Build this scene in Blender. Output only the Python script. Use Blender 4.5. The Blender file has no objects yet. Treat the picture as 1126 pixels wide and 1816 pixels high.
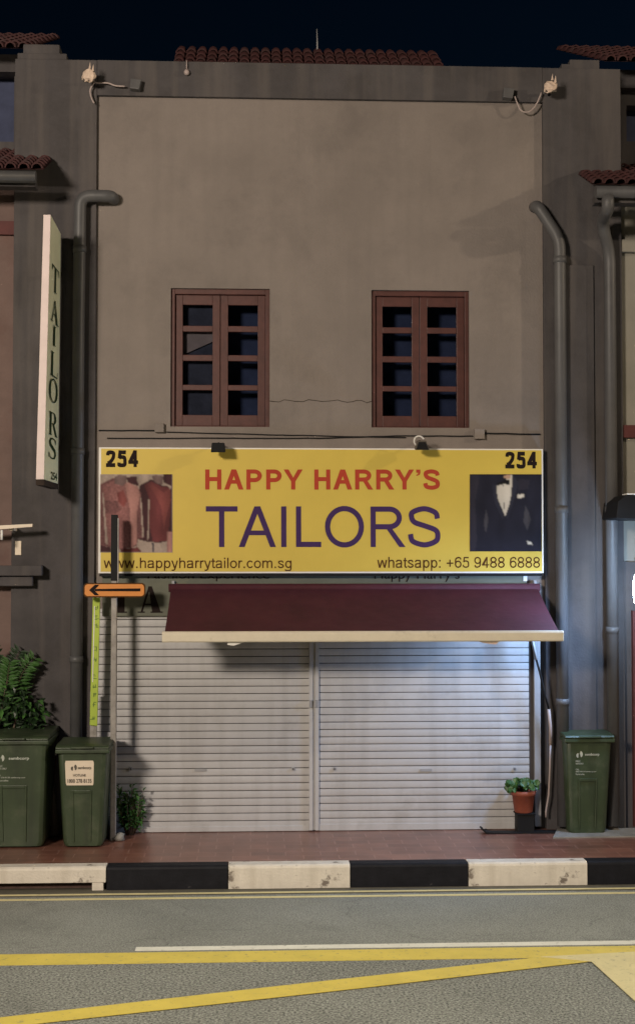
import bpy, math, random
from mathutils import Vector, Matrix
R = math.radians
rng = random.Random(7)
S = bpy.context.scene
C = S.collection

# ------------------------------------------------------------------ camera
F_PX, CXP, CYP = 2450.0, 563.0, 908.0          # focal length and centre, in pixels of the 1126 x 1816 photograph
YAW, PITCH = R(2.75), R(2.0)
CAM = Vector((0.0, -12.9, 2.515))
cd = bpy.data.cameras.new('camera'); cam = bpy.data.objects.new('camera', cd); C.objects.link(cam)
cam.location = CAM
cam.rotation_euler = (R(90) + PITCH, 0, -YAW)
cd.sensor_fit = 'HORIZONTAL'; cd.sensor_width = 36.0
cd.lens = F_PX / 1126.0 * 36.0
cd.clip_start = 0.05; cd.clip_end = 2000
S.camera = cam
_f = Vector((math.sin(YAW)*math.cos(PITCH), math.cos(YAW)*math.cos(PITCH), math.sin(PITCH)))
_r = Vector((math.cos(YAW), -math.sin(YAW), 0)); _u = _r.cross(_f)
def ray(px, py): return _f + _r*((px-CXP)/F_PX) - _u*((py-CYP)/F_PX)
def at(px, py, Y):                              # the point of the plane y = Y that the photo shows at (px, py)
    v = ray(px, py); return CAM + v*((Y-CAM.y)/v.y)
def gr(px, py, Z=0.0):                          # the same for a level plane
    v = ray(px, py); return CAM + v*((Z-CAM.z)/v.z)

# ------------------------------------------------------------------ world, exposure
w = bpy.data.worlds.new('World'); S.world = w; w.use_nodes = True
nt = w.node_tree; bg = nt.nodes['Background']
sky = nt.nodes.new('ShaderNodeTexSky'); sky.sky_type = 'NISHITA'; sky.sun_disc = False
sky.sun_elevation = R(-3.0); sky.sun_rotation = R(60)
tint = nt.nodes.new('ShaderNodeVectorMath'); tint.operation = 'MULTIPLY'; tint.inputs[1].default_value = (0.07, 0.24, 0.44)   # night sky over the town: only its blue is left
nt.links.new(sky.outputs[0], tint.inputs[0]); nt.links.new(tint.outputs[0], bg.inputs['Color']); bg.inputs['Strength'].default_value = 0.12
S.view_settings.view_transform = 'Standard'; S.view_settings.look = 'None'
S.view_settings.exposure = 0.0; S.view_settings.gamma = 1.0
LAMP_RIGHT, LAMP_LEFT, LAMP_SHOP = 2900.0, 2080.0, 200.0
WARM = (1.0, 0.82, 0.60)

# ------------------------------------------------------------------ mesh helpers
WL = {}
class MB:
    def __init__(s): s.v = []; s.f = []; s.m = []; s.mats = []; s.cur = 0; s.sm = []
    def use(s, mat):
        if mat not in s.mats: s.mats.append(mat)
        s.cur = s.mats.index(mat); return s
    def face(s, idx, smooth=False): s.f.append(list(idx)); s.m.append(s.cur); s.sm.append(smooth)
    def poly(s, pts, smooth=False):
        n = len(s.v); s.v += [Vector(p) for p in pts]; s.face(range(n, n+len(pts)), smooth)
    def hexa(s, p):                              # p: 4 bottom + 4 top
        n = len(s.v); s.v += [Vector(q) for q in p]
        for q in ((0,3,2,1),(4,5,6,7),(0,1,5,4),(1,2,6,5),(2,3,7,6),(3,0,4,7)): s.face([n+i for i in q])
    def box(s, x0, x1, y0, y1, z0, z1):
        s.hexa([(x0,y0,z0),(x1,y0,z0),(x1,y1,z0),(x0,y1,z0),(x0,y0,z1),(x1,y0,z1),(x1,y1,z1),(x0,y1,z1)]); return s
    def tube(s, pts, rad, seg=12, caps=True):
        pts = [Vector(p) for p in pts]; n0 = len(s.v)
        rads = rad if isinstance(rad, (list, tuple)) else [rad]*len(pts)
        up = None
        for i, p in enumerate(pts):
            d = (pts[min(i+1, len(pts)-1)] - pts[max(i-1, 0)]).normalized()
            if up is None: up = d.orthogonal().normalized()
            up = (up - d*up.dot(d)).normalized(); b = d.cross(up)
            for k in range(seg):
                a = 2*math.pi*k/seg; s.v.append(p + (up*math.cos(a) + b*math.sin(a))*rads[i])
        for i in range(len(pts)-1):
            for k in range(seg):
                a = n0+i*seg+k; b_ = n0+i*seg+(k+1) % seg
                s.face((a, b_, b_+seg, a+seg), True)
        if caps:
            s.face([n0+k for k in reversed(range(seg))]); s.face([n0+(len(pts)-1)*seg+k for k in range(seg)])
        return s
    def lathe(s, c, prof, seg=24):
        n0 = len(s.v)
        for (r_, z) in prof:
            for k in range(seg):
                a = 2*math.pi*k/seg; s.v.append(Vector((c[0]+r_*math.cos(a), c[1]+r_*math.sin(a), c[2]+z)))
        for i in range(len(prof)-1):
            for k in range(seg):
                a = n0+i*seg+k; b = n0+i*seg+(k+1) % seg; s.face((a, b, b+seg, a+seg), True)
        s.face([n0+k for k in reversed(range(seg))]); s.face([n0+(len(prof)-1)*seg+k for k in range(seg)])
        return s
    def prism(s, pts, d):                        # planar polygon pushed along d
        n = len(pts); d = Vector(d); n0 = len(s.v)
        s.v += [Vector(p) for p in pts] + [Vector(p)+d for p in pts]
        s.face(range(n0, n0+n)); s.face([n0+n+i for i in reversed(range(n))])
        for i in range(n): s.face((n0+i, n0+n+i, n0+n+(i+1) % n, n0+(i+1) % n))
        return s
    def mesh(s, name, loc=Vector()):
        me = bpy.data.meshes.new(name)
        me.from_pydata([tuple(v-loc) for v in s.v], [], s.f); 
        for m in s.mats: me.materials.append(m)
        for i, p in enumerate(me.polygons): p.material_index = s.m[i]; p.use_smooth = s.sm[i]
        me.validate(); me.update()
        return me
    def build(s, name, mat=None, parent=None, loc=None, bevel=0.0):
        if mat and not s.mats: s.mats.append(mat)
        L = WL[parent] if parent else Vector(loc or (0, 0, 0))
        me = s.mesh(name, L)
        import bmesh
        bm = bmesh.new(); bm.from_mesh(me); bmesh.ops.recalc_face_normals(bm, faces=bm.faces); bm.to_mesh(me); bm.free()
        o = bpy.data.objects.new(name, me); C.objects.link(o); WL[o] = L
        if parent: o.parent = parent
        else: o.location = L
        if bevel:
            md = o.modifiers.new('edge', 'BEVEL'); md.width = bevel; md.segments = 2; md.limit_method = 'ANGLE'; md.angle_limit = R(40)
        return o
def tag(o, label=None, cat=None, group=None, kind=None):
    if label: o['label'] = label
    if cat: o['category'] = cat
    if group: o['group'] = group
    if kind: o['kind'] = kind
    return o
def thing(name, loc, label, cat, group=None):
    o = bpy.data.objects.new(name, None); C.objects.link(o); o.location = loc; WL[o] = Vector(loc)
    o.empty_display_size = 0.1
    return tag(o, label, cat, group)
def copy_tree(o, delta=None, parent=None):
    c = o.copy(); C.objects.link(c)
    if parent: c.parent = parent
    if delta is not None: c.location = Vector(o.location) + Vector(delta)
    WL[c] = WL[o] + Vector(delta or (0, 0, 0))
    for ch in list(o.children): copy_tree(ch, None, c)
    return c

# ------------------------------------------------------------------ materials
def mat(name, col, rough=0.6, var=0.15, scale=6.0, bump=0.0, bscale=80.0, stain=None, metal=0.0, spec=0.4, streak=None, seed=0.0):
    m = bpy.data.materials.new(name); m.use_nodes = True
    t = m.node_tree; N = t.nodes; L = t.links; b = N['Principled BSDF']
    b.inputs['Roughness'].default_value = rough; b.inputs['Metallic'].default_value = metal
    b.inputs['Specular IOR Level'].default_value = spec
    tc = N.new('ShaderNodeTexCoord'); mp = N.new('ShaderNodeMapping'); mp.inputs['Location'].default_value = (seed, seed*2, seed*3)
    L.new(tc.outputs['Object'], mp.inputs['Vector'])
    n1 = N.new('ShaderNodeTexNoise'); n1.inputs['Scale'].default_value = scale; n1.inputs['Detail'].default_value = 8; n1.inputs['Roughness'].default_value = 0.65
    L.new(mp.outputs[0], n1.inputs['Vector'])
    r1 = N.new('ShaderNodeMapRange'); r1.inputs[1].default_value = 0.3; r1.inputs[2].default_value = 0.7
    r1.inputs[3].default_value = 1-var; r1.inputs[4].default_value = 1+var
    L.new(n1.outputs['Fac'], r1.inputs[0])
    mx = N.new('ShaderNodeVectorMath'); mx.operation = 'SCALE'; mx.inputs[0].default_value = col[:3]
    L.new(r1.outputs[0], mx.inputs['Scale']); out = mx.outputs[0]
    def blend(out, fac_socket, c2):
        k = N.new('ShaderNodeMix'); k.data_type = 'RGBA'; k.inputs[7].default_value = (*c2, 1)
        L.new(fac_socket, k.inputs[0]); L.new(out, k.inputs[6]); return k.outputs[2]
    if stain:                                    # (colour, scale, threshold, softness, strength)
        c2, sc, th, so, stn = stain
        n2 = N.new('ShaderNodeTexNoise'); n2.inputs['Scale'].default_value = sc; n2.inputs['Detail'].default_value = 10; n2.inputs['Roughness'].default_value = 0.7
        L.new(mp.outputs[0], n2.inputs['Vector'])
        r2 = N.new('ShaderNodeMapRange'); r2.inputs[1].default_value = th; r2.inputs[2].default_value = th+so; r2.inputs[4].default_value = stn
        L.new(n2.outputs['Fac'], r2.inputs[0]); out = blend(out, r2.outputs[0], c2)
    if streak:                                   # vertical rain streaks (colour, strength)
        c2, stn = streak
        m2 = N.new('ShaderNodeMapping'); m2.inputs['Scale'].default_value = (5.0, 5.0, 0.35); L.new(tc.outputs['Object'], m2.inputs['Vector'])
        n3 = N.new('ShaderNodeTexNoise'); n3.inputs['Scale'].default_value = 1.6; n3.inputs['Detail'].default_value = 7; L.new(m2.outputs[0], n3.inputs['Vector'])
        r3 = N.new('ShaderNodeMapRange'); r3.inputs[1].default_value = 0.47; r3.inputs[2].default_value = 0.7; r3.inputs[4].default_value = stn
        L.new(n3.outputs['Fac'], r3.inputs[0]); out = blend(out, r3.outputs[0], c2)
    L.new(out, b.inputs['Base Color'])
    if bump:
        n4 = N.new('ShaderNodeTexNoise'); n4.inputs['Scale'].default_value = bscale; n4.inputs['Detail'].default_value = 4
        L.new(mp.outputs[0], n4.inputs['Vector'])
        bp = N.new('ShaderNodeBump'); bp.inputs['Strength'].default_value = bump; bp.inputs['Distance'].default_value = 0.01
        L.new(n4.outputs['Fac'], bp.inputs['Height']); L.new(bp.outputs[0], b.inputs['Normal'])
    return m
def emit(name, col, st):
    m = bpy.data.materials.new(name); m.use_nodes = True; b = m.node_tree.nodes['Principled BSDF']
    b.inputs['Base Color'].default_value = (*col, 1); b.inputs['Emission Color'].default_value = (*col, 1); b.inputs['Emission Strength'].default_value = st
    return m
def glass_mat(name):
    m = bpy.data.materials.new(name); m.use_nodes = True; t = m.node_tree; N = t.nodes; L = t.links
    N.remove(N['Principled BSDF']); o = N['Material Output']
    tr = N.new('ShaderNodeBsdfTransparent'); tr.inputs[0].default_value = (0.55, 0.6, 0.68, 1)
    gl = N.new('ShaderNodeBsdfGlossy'); gl.inputs['Roughness'].default_value = 0.06; gl.inputs[0].default_value = (0.9, 0.95, 1, 1)
    fr = N.new('ShaderNodeFresnel'); fr.inputs[0].default_value = 1.5
    mx = N.new('ShaderNodeMixShader'); L.new(fr.outputs[0], mx.inputs[0]); L.new(tr.outputs[0], mx.inputs[1]); L.new(gl.outputs[0], mx.inputs[2])
    L.new(mx.outputs[0], o.inputs[0]); return m
M = {}
M['plaster'] = mat('cream_plaster', (0.208, 0.178, 0.160), 0.85, 0.15, 1.1, 0.45, 45, stain=((0.125, 0.108, 0.10), 1.3, 0.52, 0.22, 0.6), streak=((0.15, 0.13, 0.118), 0.22))
M['grey'] = mat('grey_plaster', (0.066, 0.060, 0.062), 0.85, 0.22, 1.7, 0.3, 50, stain=((0.045, 0.04, 0.04), 1.6, 0.48, 0.2, 0.8), streak=((0.115, 0.10, 0.092), 0.55))
M['pipe'] = mat('pipe_grey', (0.085, 0.085, 0.088), 0.45, 0.15, 4, 0.05, 30, streak=((0.14, 0.135, 0.13), 0.4))
M['pipe_right'] = mat('pipe_pale_grey', (0.085, 0.083, 0.085), 0.5, 0.15, 4, 0.05, 30, streak=((0.13, 0.13, 0.13), 0.4))
M['tile'] = mat('roof_tile_clay', (0.048, 0.014, 0.014), 0.75, 0.45, 9, 0.3, 30, stain=((0.05, 0.03, 0.03), 6, 0.5, 0.2, 0.8))
M['wood'] = mat('red_brown_wood', (0.080, 0.028, 0.023), 0.5, 0.22, 9, 0.1, 40, stain=((0.07, 0.03, 0.025), 14, 0.55, 0.2, 0.6))
M['glass'] = glass_mat('window_glass')
M['dark'] = mat('dark_room', (0.05, 0.06, 0.11), 0.9, 0.2)  # blue in the colour stands in for sky reflected in the panes
M['curtain'] = mat('dark_curtain', (0.06, 0.058, 0.075), 0.9, 0.35, 7)
M['board'] = mat('lit_patch_pink', (0.30, 0.22, 0.19), 0.8, 0.15)  # lit tone for the light patch behind one pane
M['shutter'] = mat('shutter_paint', (0.46, 0.455, 0.46), 0.45, 0.05, 5, 0.03, 20, stain=((0.30, 0.28, 0.26), 2.2, 0.53, 0.2, 0.55), streak=((0.36, 0.35, 0.345), 0.5), spec=0.5)
M['groove'] = mat('shutter_joint', (0.05, 0.045, 0.04), 0.8, 0.2)
M['alu'] = mat('aluminium', (0.30, 0.30, 0.31), 0.4, 0.08, 8, spec=0.5)
M['yellow'] = mat('sign_yellow', (0.59, 0.435, 0.070), 0.5, 0.05, 2)
M['white'] = mat('white_paint', (0.75, 0.73, 0.70), 0.5, 0.06, 5)
M['black'] = mat('black_paint', (0.012, 0.012, 0.013), 0.6, 0.2, spec=0.15)
M['letter_black'] = mat('letter_black', (0.016, 0.010, 0.009), 0.7, 0.1, spec=0.1)
M['letter_green'] = mat('letter_dark_green', (0.022, 0.045, 0.02), 0.7, 0.1, spec=0.1)
M['letter_red'] = mat('letter_red', (0.40, 0.055, 0.028), 0.7, 0.08, spec=0.1)
M['letter_purple'] = mat('letter_purple', (0.055, 0.028, 0.095), 0.7, 0.08, spec=0.1)
M['letter_brown'] = mat('letter_brown', (0.085, 0.038, 0.012), 0.7, 0.08, spec=0.1)
M['maroon'] = mat('awning_maroon', (0.060, 0.010, 0.018), 0.8, 0.2, 3, 0.25, 14, streak=((0.075, 0.02, 0.027), 0.35))
M['maroon_seam'] = mat('awning_seam', (0.062, 0.011, 0.020), 0.8, 0.12, 5)
M['cream_bar'] = mat('awning_bar_cream', (0.66, 0.60, 0.48), 0.45, 0.06, 8, stain=((0.35, 0.3, 0.22), 7, 0.58, 0.15, 0.5))
M['oldsign'] = mat('old_green_board', (0.115, 0.12, 0.09), 0.6, 0.15, 4, stain=((0.3, 0.26, 0.13), 2.2, 0.6, 0.12, 0.35))
M['orange'] = mat('orange_sign', (0.64, 0.235, 0.045), 0.4, 0.06)
M['pole'] = mat('pole_steel', (0.30, 0.28, 0.26), 0.45, 0.2, 14, stain=((0.14, 0.12, 0.1), 9, 0.5, 0.2, 0.6), spec=0.5)
M['lime'] = mat('lime_banner', (0.40, 0.52, 0.06), 0.5, 0.08, 6)
M['lime_ink'] = mat('lime_ink', (0.12, 0.2, 0.03), 0.6, 0.1)
M['bin'] = mat('bin_green', (0.040, 0.060, 0.030), 0.42, 0.15, 5, 0.05, 60, stain=((0.095, 0.105, 0.07), 5, 0.52, 0.2, 0.65), streak=((0.022, 0.03, 0.018), 0.7), spec=0.5)
M['bin_print'] = mat('bin_print', (0.42, 0.45, 0.40), 0.6, 0.25, 30)
M['rubber'] = mat('rubber', (0.02, 0.02, 0.02), 0.7, 0.2)
M['sticker'] = mat('sticker_white', (0.72, 0.62, 0.50), 0.5, 0.05, 6)
M['ink'] = mat('ink_grey', (0.09, 0.075, 0.06), 0.6, 0.1)
M['terracotta'] = mat('terracotta', (0.24, 0.065, 0.038), 0.6, 0.15, 12, 0.1, 60)
M['soil'] = mat('soil', (0.03, 0.02, 0.015), 0.9, 0.3, 30)
M['leaf'] = mat('leaf_green', (0.036, 0.098, 0.02), 0.45, 0.35, 9, spec=0.5)
M['leaf_dark'] = mat('leaf_dark_green', (0.012, 0.030, 0.010), 0.45, 0.35, 9, spec=0.5)
M['leaf_bright'] = mat('shrub_leaf_green', (0.06, 0.16, 0.035), 0.4, 0.35, 9, spec=0.5)
M['leaf_mid'] = mat('shrub_leaf_mid_green', (0.03, 0.085, 0.02), 0.4, 0.35, 9, spec=0.5)
M['stem'] = mat('stem_brown', (0.10, 0.07, 0.05), 0.8, 0.2)
M['hose'] = mat('hose_pale', (0.38, 0.31, 0.29), 0.5, 0.1)
M['plastic_pale'] = mat('torn_plastic', (0.62, 0.48, 0.38), 0.6, 0.3, 18)
M['lime_sign_face'] = mat('hanging_sign_face', (0.78, 0.80, 0.56), 0.5, 0.10, 3)
M['pink_edge'] = mat('hanging_sign_edge', (0.70, 0.58, 0.56), 0.5, 0.06)
M['brown_wall'] = mat('left_house_wall', (0.155, 0.105, 0.092), 0.85, 0.2, 2, 0.2, 60, stain=((0.12, 0.05, 0.04), 1.1, 0.52, 0.2, 0.6))
M['cream_wall2'] = mat('right_house_wall', (0.24, 0.225, 0.19), 0.85, 0.12, 2, 0.2, 60)
M['red_band'] = mat('red_band', (0.085, 0.022, 0.020), 0.7, 0.2)
M['wornblack'] = mat('kerb_black', (0.010, 0.010, 0.013), 0.6, 0.3, 9, 0.2, 60, spec=0.15, stain=((0.12, 0.11, 0.1), 9, 0.66, 0.08, 0.7))
M['wornwhite'] = mat('kerb_white', (0.58, 0.53, 0.46), 0.7, 0.10, 7, 0.3, 60, stain=((0.09, 0.065, 0.05), 5.5, 0.57, 0.07, 0.85), streak=((0.40, 0.35, 0.28), 0.4))
M['concrete'] = mat('cement', (0.24, 0.23, 0.21), 0.85, 0.2, 6, 0.3, 70)
M['drain'] = mat('drain_brown', (0.085, 0.05, 0.04), 0.85, 0.3, 12)
M['galv'] = mat('galvanised', (0.3, 0.3, 0.31), 0.5, 0.1)
M['photo_bg'] = mat('print_bg', (0.28, 0.2, 0.16), 0.5, 0.2, 12)

def asphalt():
    m = mat('asphalt', (0.225, 0.228, 0.20), 0.8, 0.16, 0.9, stain=((0.12, 0.12, 0.105), 0.8, 0.55, 0.12, 0.45))
    t = m.node_tree; N = t.nodes; L = t.links; b = N['Principled BSDF']
    src = b.inputs['Base Color'].links[0].from_socket
    tc = N.new('ShaderNodeTexCoord'); sp = N.new('ShaderNodeSeparateXYZ'); L.new(tc.outputs['Object'], sp.inputs[0])
    near = N.new('ShaderNodeMapRange'); near.inputs[1].default_value = -3.28; near.inputs[2].default_value = -3.34; L.new(sp.outputs['Y'], near.inputs[0])   # coarse chippings start at the yellow line
    def grain(sc, lo, hi):
        v = N.new('ShaderNodeTexNoise'); v.inputs['Scale'].default_value = sc; v.inputs['Detail'].default_value = 4; v.inputs['Roughness'].default_value = 0.7; L.new(tc.outputs['Object'], v.inputs['Vector'])
        r = N.new('ShaderNodeMapRange'); r.inputs[1].default_value = 0.36; r.inputs[2].default_value = 0.64; r.inputs[3].default_value = lo; r.inputs[4].default_value = hi
        L.new(v.outputs['Fac'], r.inputs[0]); return v, r
    v1, r1 = grain(85, 0.5, 1.36); v2, r2 = grain(58, 0.14, 1.55)
    mx = N.new('ShaderNodeMix'); L.new(near.outputs[0], mx.inputs[0]); L.new(r1.outputs[0], mx.inputs[2]); L.new(r2.outputs[0], mx.inputs[3])
    vo = N.new('ShaderNodeTexVoronoi'); vo.feature = 'DISTANCE_TO_EDGE'; vo.inputs['Scale'].default_value = 0.55
    wp = N.new('ShaderNodeTexNoise'); wp.inputs['Scale'].default_value = 3; wp.inputs['Detail'].default_value = 6; L.new(tc.outputs['Object'], wp.inputs['Vector'])
    ad = N.new('ShaderNodeVectorMath'); ad.operation = 'MULTIPLY_ADD'; ad.inputs[1].default_value = (.5, .5, .5); L.new(wp.outputs['Color'], ad.inputs[0]); L.new(tc.outputs['Object'], ad.inputs[2]); L.new(ad.outputs[0], vo.inputs['Vector'])
    cr = N.new('ShaderNodeMapRange'); cr.inputs[1].default_value = 0.002; cr.inputs[2].default_value = 0.006; cr.inputs[3].default_value = 0.82; cr.inputs[4].default_value = 1.0; L.new(vo.outputs['Distance'], cr.inputs[0])
    mu = N.new('ShaderNodeMath'); mu.operation = 'MULTIPLY'; L.new(mx.outputs[0], mu.inputs[0]); L.new(cr.outputs[0], mu.inputs[1])
    k = N.new('ShaderNodeVectorMath'); k.operation = 'SCALE'; L.new(src, k.inputs[0]); L.new(mu.outputs[0], k.inputs['Scale'])
    L.new(k.outputs[0], b.inputs['Base Color'])
    bp = N.new('ShaderNodeBump'); bp.inputs['Strength'].default_value = 0.8; bp.inputs['Distance'].default_value = 0.012
    L.new(v2.outputs['Fac'], bp.inputs['Height']); L.new(bp.outputs[0], b.inputs['Normal'])
    return m
M['asphalt'] = asphalt()
M['asphalt_edge'] = mat('gutter_strip_asphalt', (0.085, 0.075, 0.055), 0.85, 0.2, 14, 0.4, 60)
def paver():
    m = mat('red_paver', (0.18, 0.08, 0.058), 0.30, 0.25, 3, spec=0.5)
    t = m.node_tree; N = t.nodes; L = t.links; b = N['Principled BSDF']
    src = b.inputs['Base Color'].links[0].from_socket
    tc = N.new('ShaderNodeTexCoord'); br = N.new('ShaderNodeTexBrick')
    mp = N.new('ShaderNodeMapping'); mp.inputs['Rotation'].default_value = (0, 0, R(0)); L.new(tc.outputs['Object'], mp.inputs['Vector'])
    br.inputs['Scale'].default_value = 1.0; br.inputs['Brick Width'].default_value = 0.30; br.inputs['Row Height'].default_value = 0.15
    br.inputs['Mortar Size'].default_value = 0.006; br.inputs['Mortar Smooth'].default_value = 0.3
    br.inputs['Color1'].default_value = (0.85, 0.85, 0.85, 1); br.inputs['Color2'].default_value = (1.12, 1.1, 1.05, 1); br.inputs['Mortar'].default_value = (1.5, 1.7, 1.8, 1)
    L.new(mp.outputs[0], br.inputs['Vector'])
    k = N.new('ShaderNodeMix'); k.data_type = 'RGBA'; k.blend_type = 'MULTIPLY'; k.inputs[0].default_value = 1
    L.new(src, k.inputs[6]); L.new(br.outputs['Color'], k.inputs[7]); L.new(k.outputs[2], b.inputs['Base Color'])
    bp = N.new('ShaderNodeBump'); bp.inputs['Strength'].default_value = 0.35; bp.inputs['Distance'].default_value = 0.004; bp.invert = True
    L.new(br.outputs['Fac'], bp.inputs['Height']); L.new(bp.outputs[0], b.inputs['Normal'])
    return m
M['paver'] = paver()
def worn_paint(name, col):
    return mat(name, col, 0.6, 0.10, 4, 0.35, 90, stain=((0.17, 0.16, 0.12), 22, 0.57, 0.09, 0.65))
M['road_yellow'] = worn_paint('road_yellow', (0.56, 0.44, 0.085))
M['road_cream_and_lit'] = worn_paint('road_cream_and_lit', (0.58, 0.50, 0.26))  # pale kerb lines; also the corner marking's lamplight put in as colour
M['road_white'] = worn_paint('road_white', (0.62, 0.60, 0.52))

# ------------------------------------------------------------------ lettering
def text_polys(body, bold=0.0):
    cu = bpy.data.curves.new('lettering', 'FONT'); cu.body = body; cu.size = 1.0; cu.offset = bold; cu.resolution_u = 6
    o = bpy.data.objects.new('lettering', cu); C.objects.link(o)
    dg = bpy.context.evaluated_depsgraph_get(); me = bpy.data.meshes.new_from_object(o.evaluated_get(dg))
    vs = [v.co.copy() for v in me.vertices]; fs = [list(p.vertices) for p in me.polygons]
    bpy.data.objects.remove(o); bpy.data.curves.remove(cu); bpy.data.meshes.remove(me)
    return vs, fs
def put_text(mb, body, p00, p10, p01, bold=0.0):
    """fit the words into the parallelogram p00 (lower left), p10 (lower right), p01 (upper left)"""
    vs, fs = text_polys(body, bold)
    x0 = min(v.x for v in vs); x1 = max(v.x for v in vs); y0 = min(v.y for v in vs); y1 = max(v.y for v in vs)
    p00, p10, p01 = Vector(p00), Vector(p10), Vector(p01); n = len(mb.v)
    for v in vs: mb.v.append(p00 + (p10-p00)*((v.x-x0)/(x1-x0)) + (p01-p00)*((v.y-y0)/(y1-y0)))
    for f in fs: mb.face([n+i for i in f])
def rect_text(mb, body, x0, x1, y0, y1, Y, bold=0.0):          # pixel box on the plane y = Y
    put_text(mb, body, at(x0, y1, Y), at(x1, y1, Y), at(x0, y0, Y), bold)
def arc(cx, cy, rx, ry, a0, a1, n=14): return [(cx+rx*math.cos(R(a0+(a1-a0)*i/n)), cy+ry*math.sin(R(a0+(a1-a0)*i/n))) for i in range(n+1)]
def band(outer, inner): return [(outer[i], outer[i+1], inner[i+1], inner[i]) for i in range(len(outer)-1)]
def ser(x, y, w=0.26, h=0.045): return [(x-w/2, y), (x+w/2, y), (x+w/2, y+h), (x-w/2, y+h)]
def serif(ch, bold=False):                                                # roman capitals in a box about 0.8 wide and 1 high
    P = []
    if ch == 'T': P = [[(.33,0),(.47,0),(.47,.95),(.33,.95)], [(.02,.95),(.78,.95),(.78,1),(.02,1)], [(.02,.76),(.05,.76),(.12,.95),(.02,.95)], [(.78,.76),(.78,.95),(.68,.95),(.75,.76)], ser(.4,0)]
    if ch == 'T' and bold: P[0] = [(.24,0),(.56,0),(.56,.95),(.24,.95)]; P[-1] = ser(.4,0,.5)
    if ch == 'A' and bold: return [[(.34,1),(.46,1),(.80,0),(.48,0)], [(.34,1),(.42,1),(.12,0),(.05,0)], [(.18,.28),(.62,.28),(.61,.34),(.2,.34)], ser(.08,0,.26), ser(.64,0,.44)]
    if ch == 'A': P = [[(.36,1),(.44,1),(.74,0),(.58,0)], [(.36,1),(.42,1),(.14,0),(.08,0)], [(.2,.33),(.62,.33),(.61,.38),(.21,.38)], ser(.1,0,.24), ser(.67,0,.28)]
    if ch == 'I': P = [[(.33,0),(.47,0),(.47,1),(.33,1)], ser(.4,0), ser(.4,.955)]
    if ch == 'L': P = [[(.18,0),(.32,0),(.32,1),(.18,1)], ser(.25,.955), [(.08,0),(.75,0),(.75,.05),(.08,.05)], [(.72,.05),(.75,.05),(.78,.27),(.75,.27)]]
    if ch == 'O': P = band(arc(.4,.5,.40,.51,0,360,32), arc(.4,.5,.26,.46,0,360,32))
    if ch == 'R': P = [[(.14,0),(.28,0),(.28,1),(.14,1)], ser(.2,0), ser(.17,.955,.2), [(.28,.955),(.42,.955),(.42,1),(.28,1)], [(.28,.49),(.42,.49),(.42,.53),(.28,.53)]] + band(arc(.42,.745,.27,.255,-90,90), arc(.42,.745,.13,.215,-90,90)) + [[(.38,.5),(.52,.5),(.8,0),(.64,0)], ser(.73,0,.22)]
    if ch == 'S':
        c = [(.66,.80),(.60,.93),(.42,.975),(.24,.93),(.17,.78),(.24,.64),(.42,.53),(.60,.42),(.66,.25),(.58,.08),(.38,.03),(.20,.08),(.12,.24)]
        wd = [.02,.03,.03,.05,.07,.08,.085,.08,.07,.05,.03,.03,.02]
        nn = []
        for i in range(len(c)):
            a, b = c[max(i-1,0)], c[min(i+1,len(c)-1)]; d = Vector((b[0]-a[0], b[1]-a[1])).normalized(); nn.append((-d.y, d.x))
        o_ = [(c[i][0]+nn[i][0]*wd[i], c[i][1]+nn[i][1]*wd[i]) for i in range(len(c))]; i_ = [(c[i][0]-nn[i][0]*wd[i], c[i][1]-nn[i][1]*wd[i]) for i in range(len(c))]
        P = band(o_, i_) + [[(.64,.72),(.68,.72),(.69,.95),(.65,.93)], [(.09,.06),(.13,.08),(.13,.30),(.09,.30)]]
    return P
def put_serif(mb, ch, p00, ux, uz, nrm, bold=False):                      # ux, uz: the box vectors; each stroke a hair prouder than the last
    for k, q in enumerate(serif(ch, bold)):
        o = Vector(nrm)*(0.0004*(k % 6)); mb.poly([Vector(p00)+Vector(ux)*x+Vector(uz)*z+o for (x, z) in q])

# a plain sans alphabet drawn as strokes; s is the stroke weight, capitals are 1 high
def _st(pts, s, closed=False):
    P = [Vector(p) for p in pts]; n = len(P); o_, i_ = [], []
    for k in range(n):
        a = P[k-1] if (k or closed) else None; c = P[(k+1) % n] if (k < n-1 or closed) else None
        d0 = (P[k]-a).normalized() if a is not None else None; d1 = (c-P[k]).normalized() if c is not None else None
        d0 = d0 or d1; d1 = d1 or d0
        n0 = Vector((-d0.y, d0.x)); n1 = Vector((-d1.y, d1.x)); m = (n0+n1).normalized(); q = s/2/max(.5, m.dot(n0))
        o_.append(P[k]+m*q); i_.append(P[k]-m*q)
    r_ = range(n if closed else n-1)
    return [(o_[k], o_[(k+1) % n], i_[(k+1) % n], i_[k]) for k in r_]
def _cr(pts, n=7):
    P = [Vector(p) for p in pts]; out = []
    for i in range(len(P)-1):
        a, b, c, d = P[max(i-1, 0)], P[i], P[i+1], P[min(i+2, len(P)-1)]
        for k in range(n):
            t = k/n; out.append(.5*((2*b)+(c-a)*t+(2*a-5*b+4*c-d)*t*t+(3*b-a-3*c+d)*t**3))
    return out+[P[-1]]
def _el(cx, cy, rx, ry, a0=0, a1=360, n=30): return arc(cx, cy, rx, ry, a0, a1, n)
X_ = .725
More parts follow.
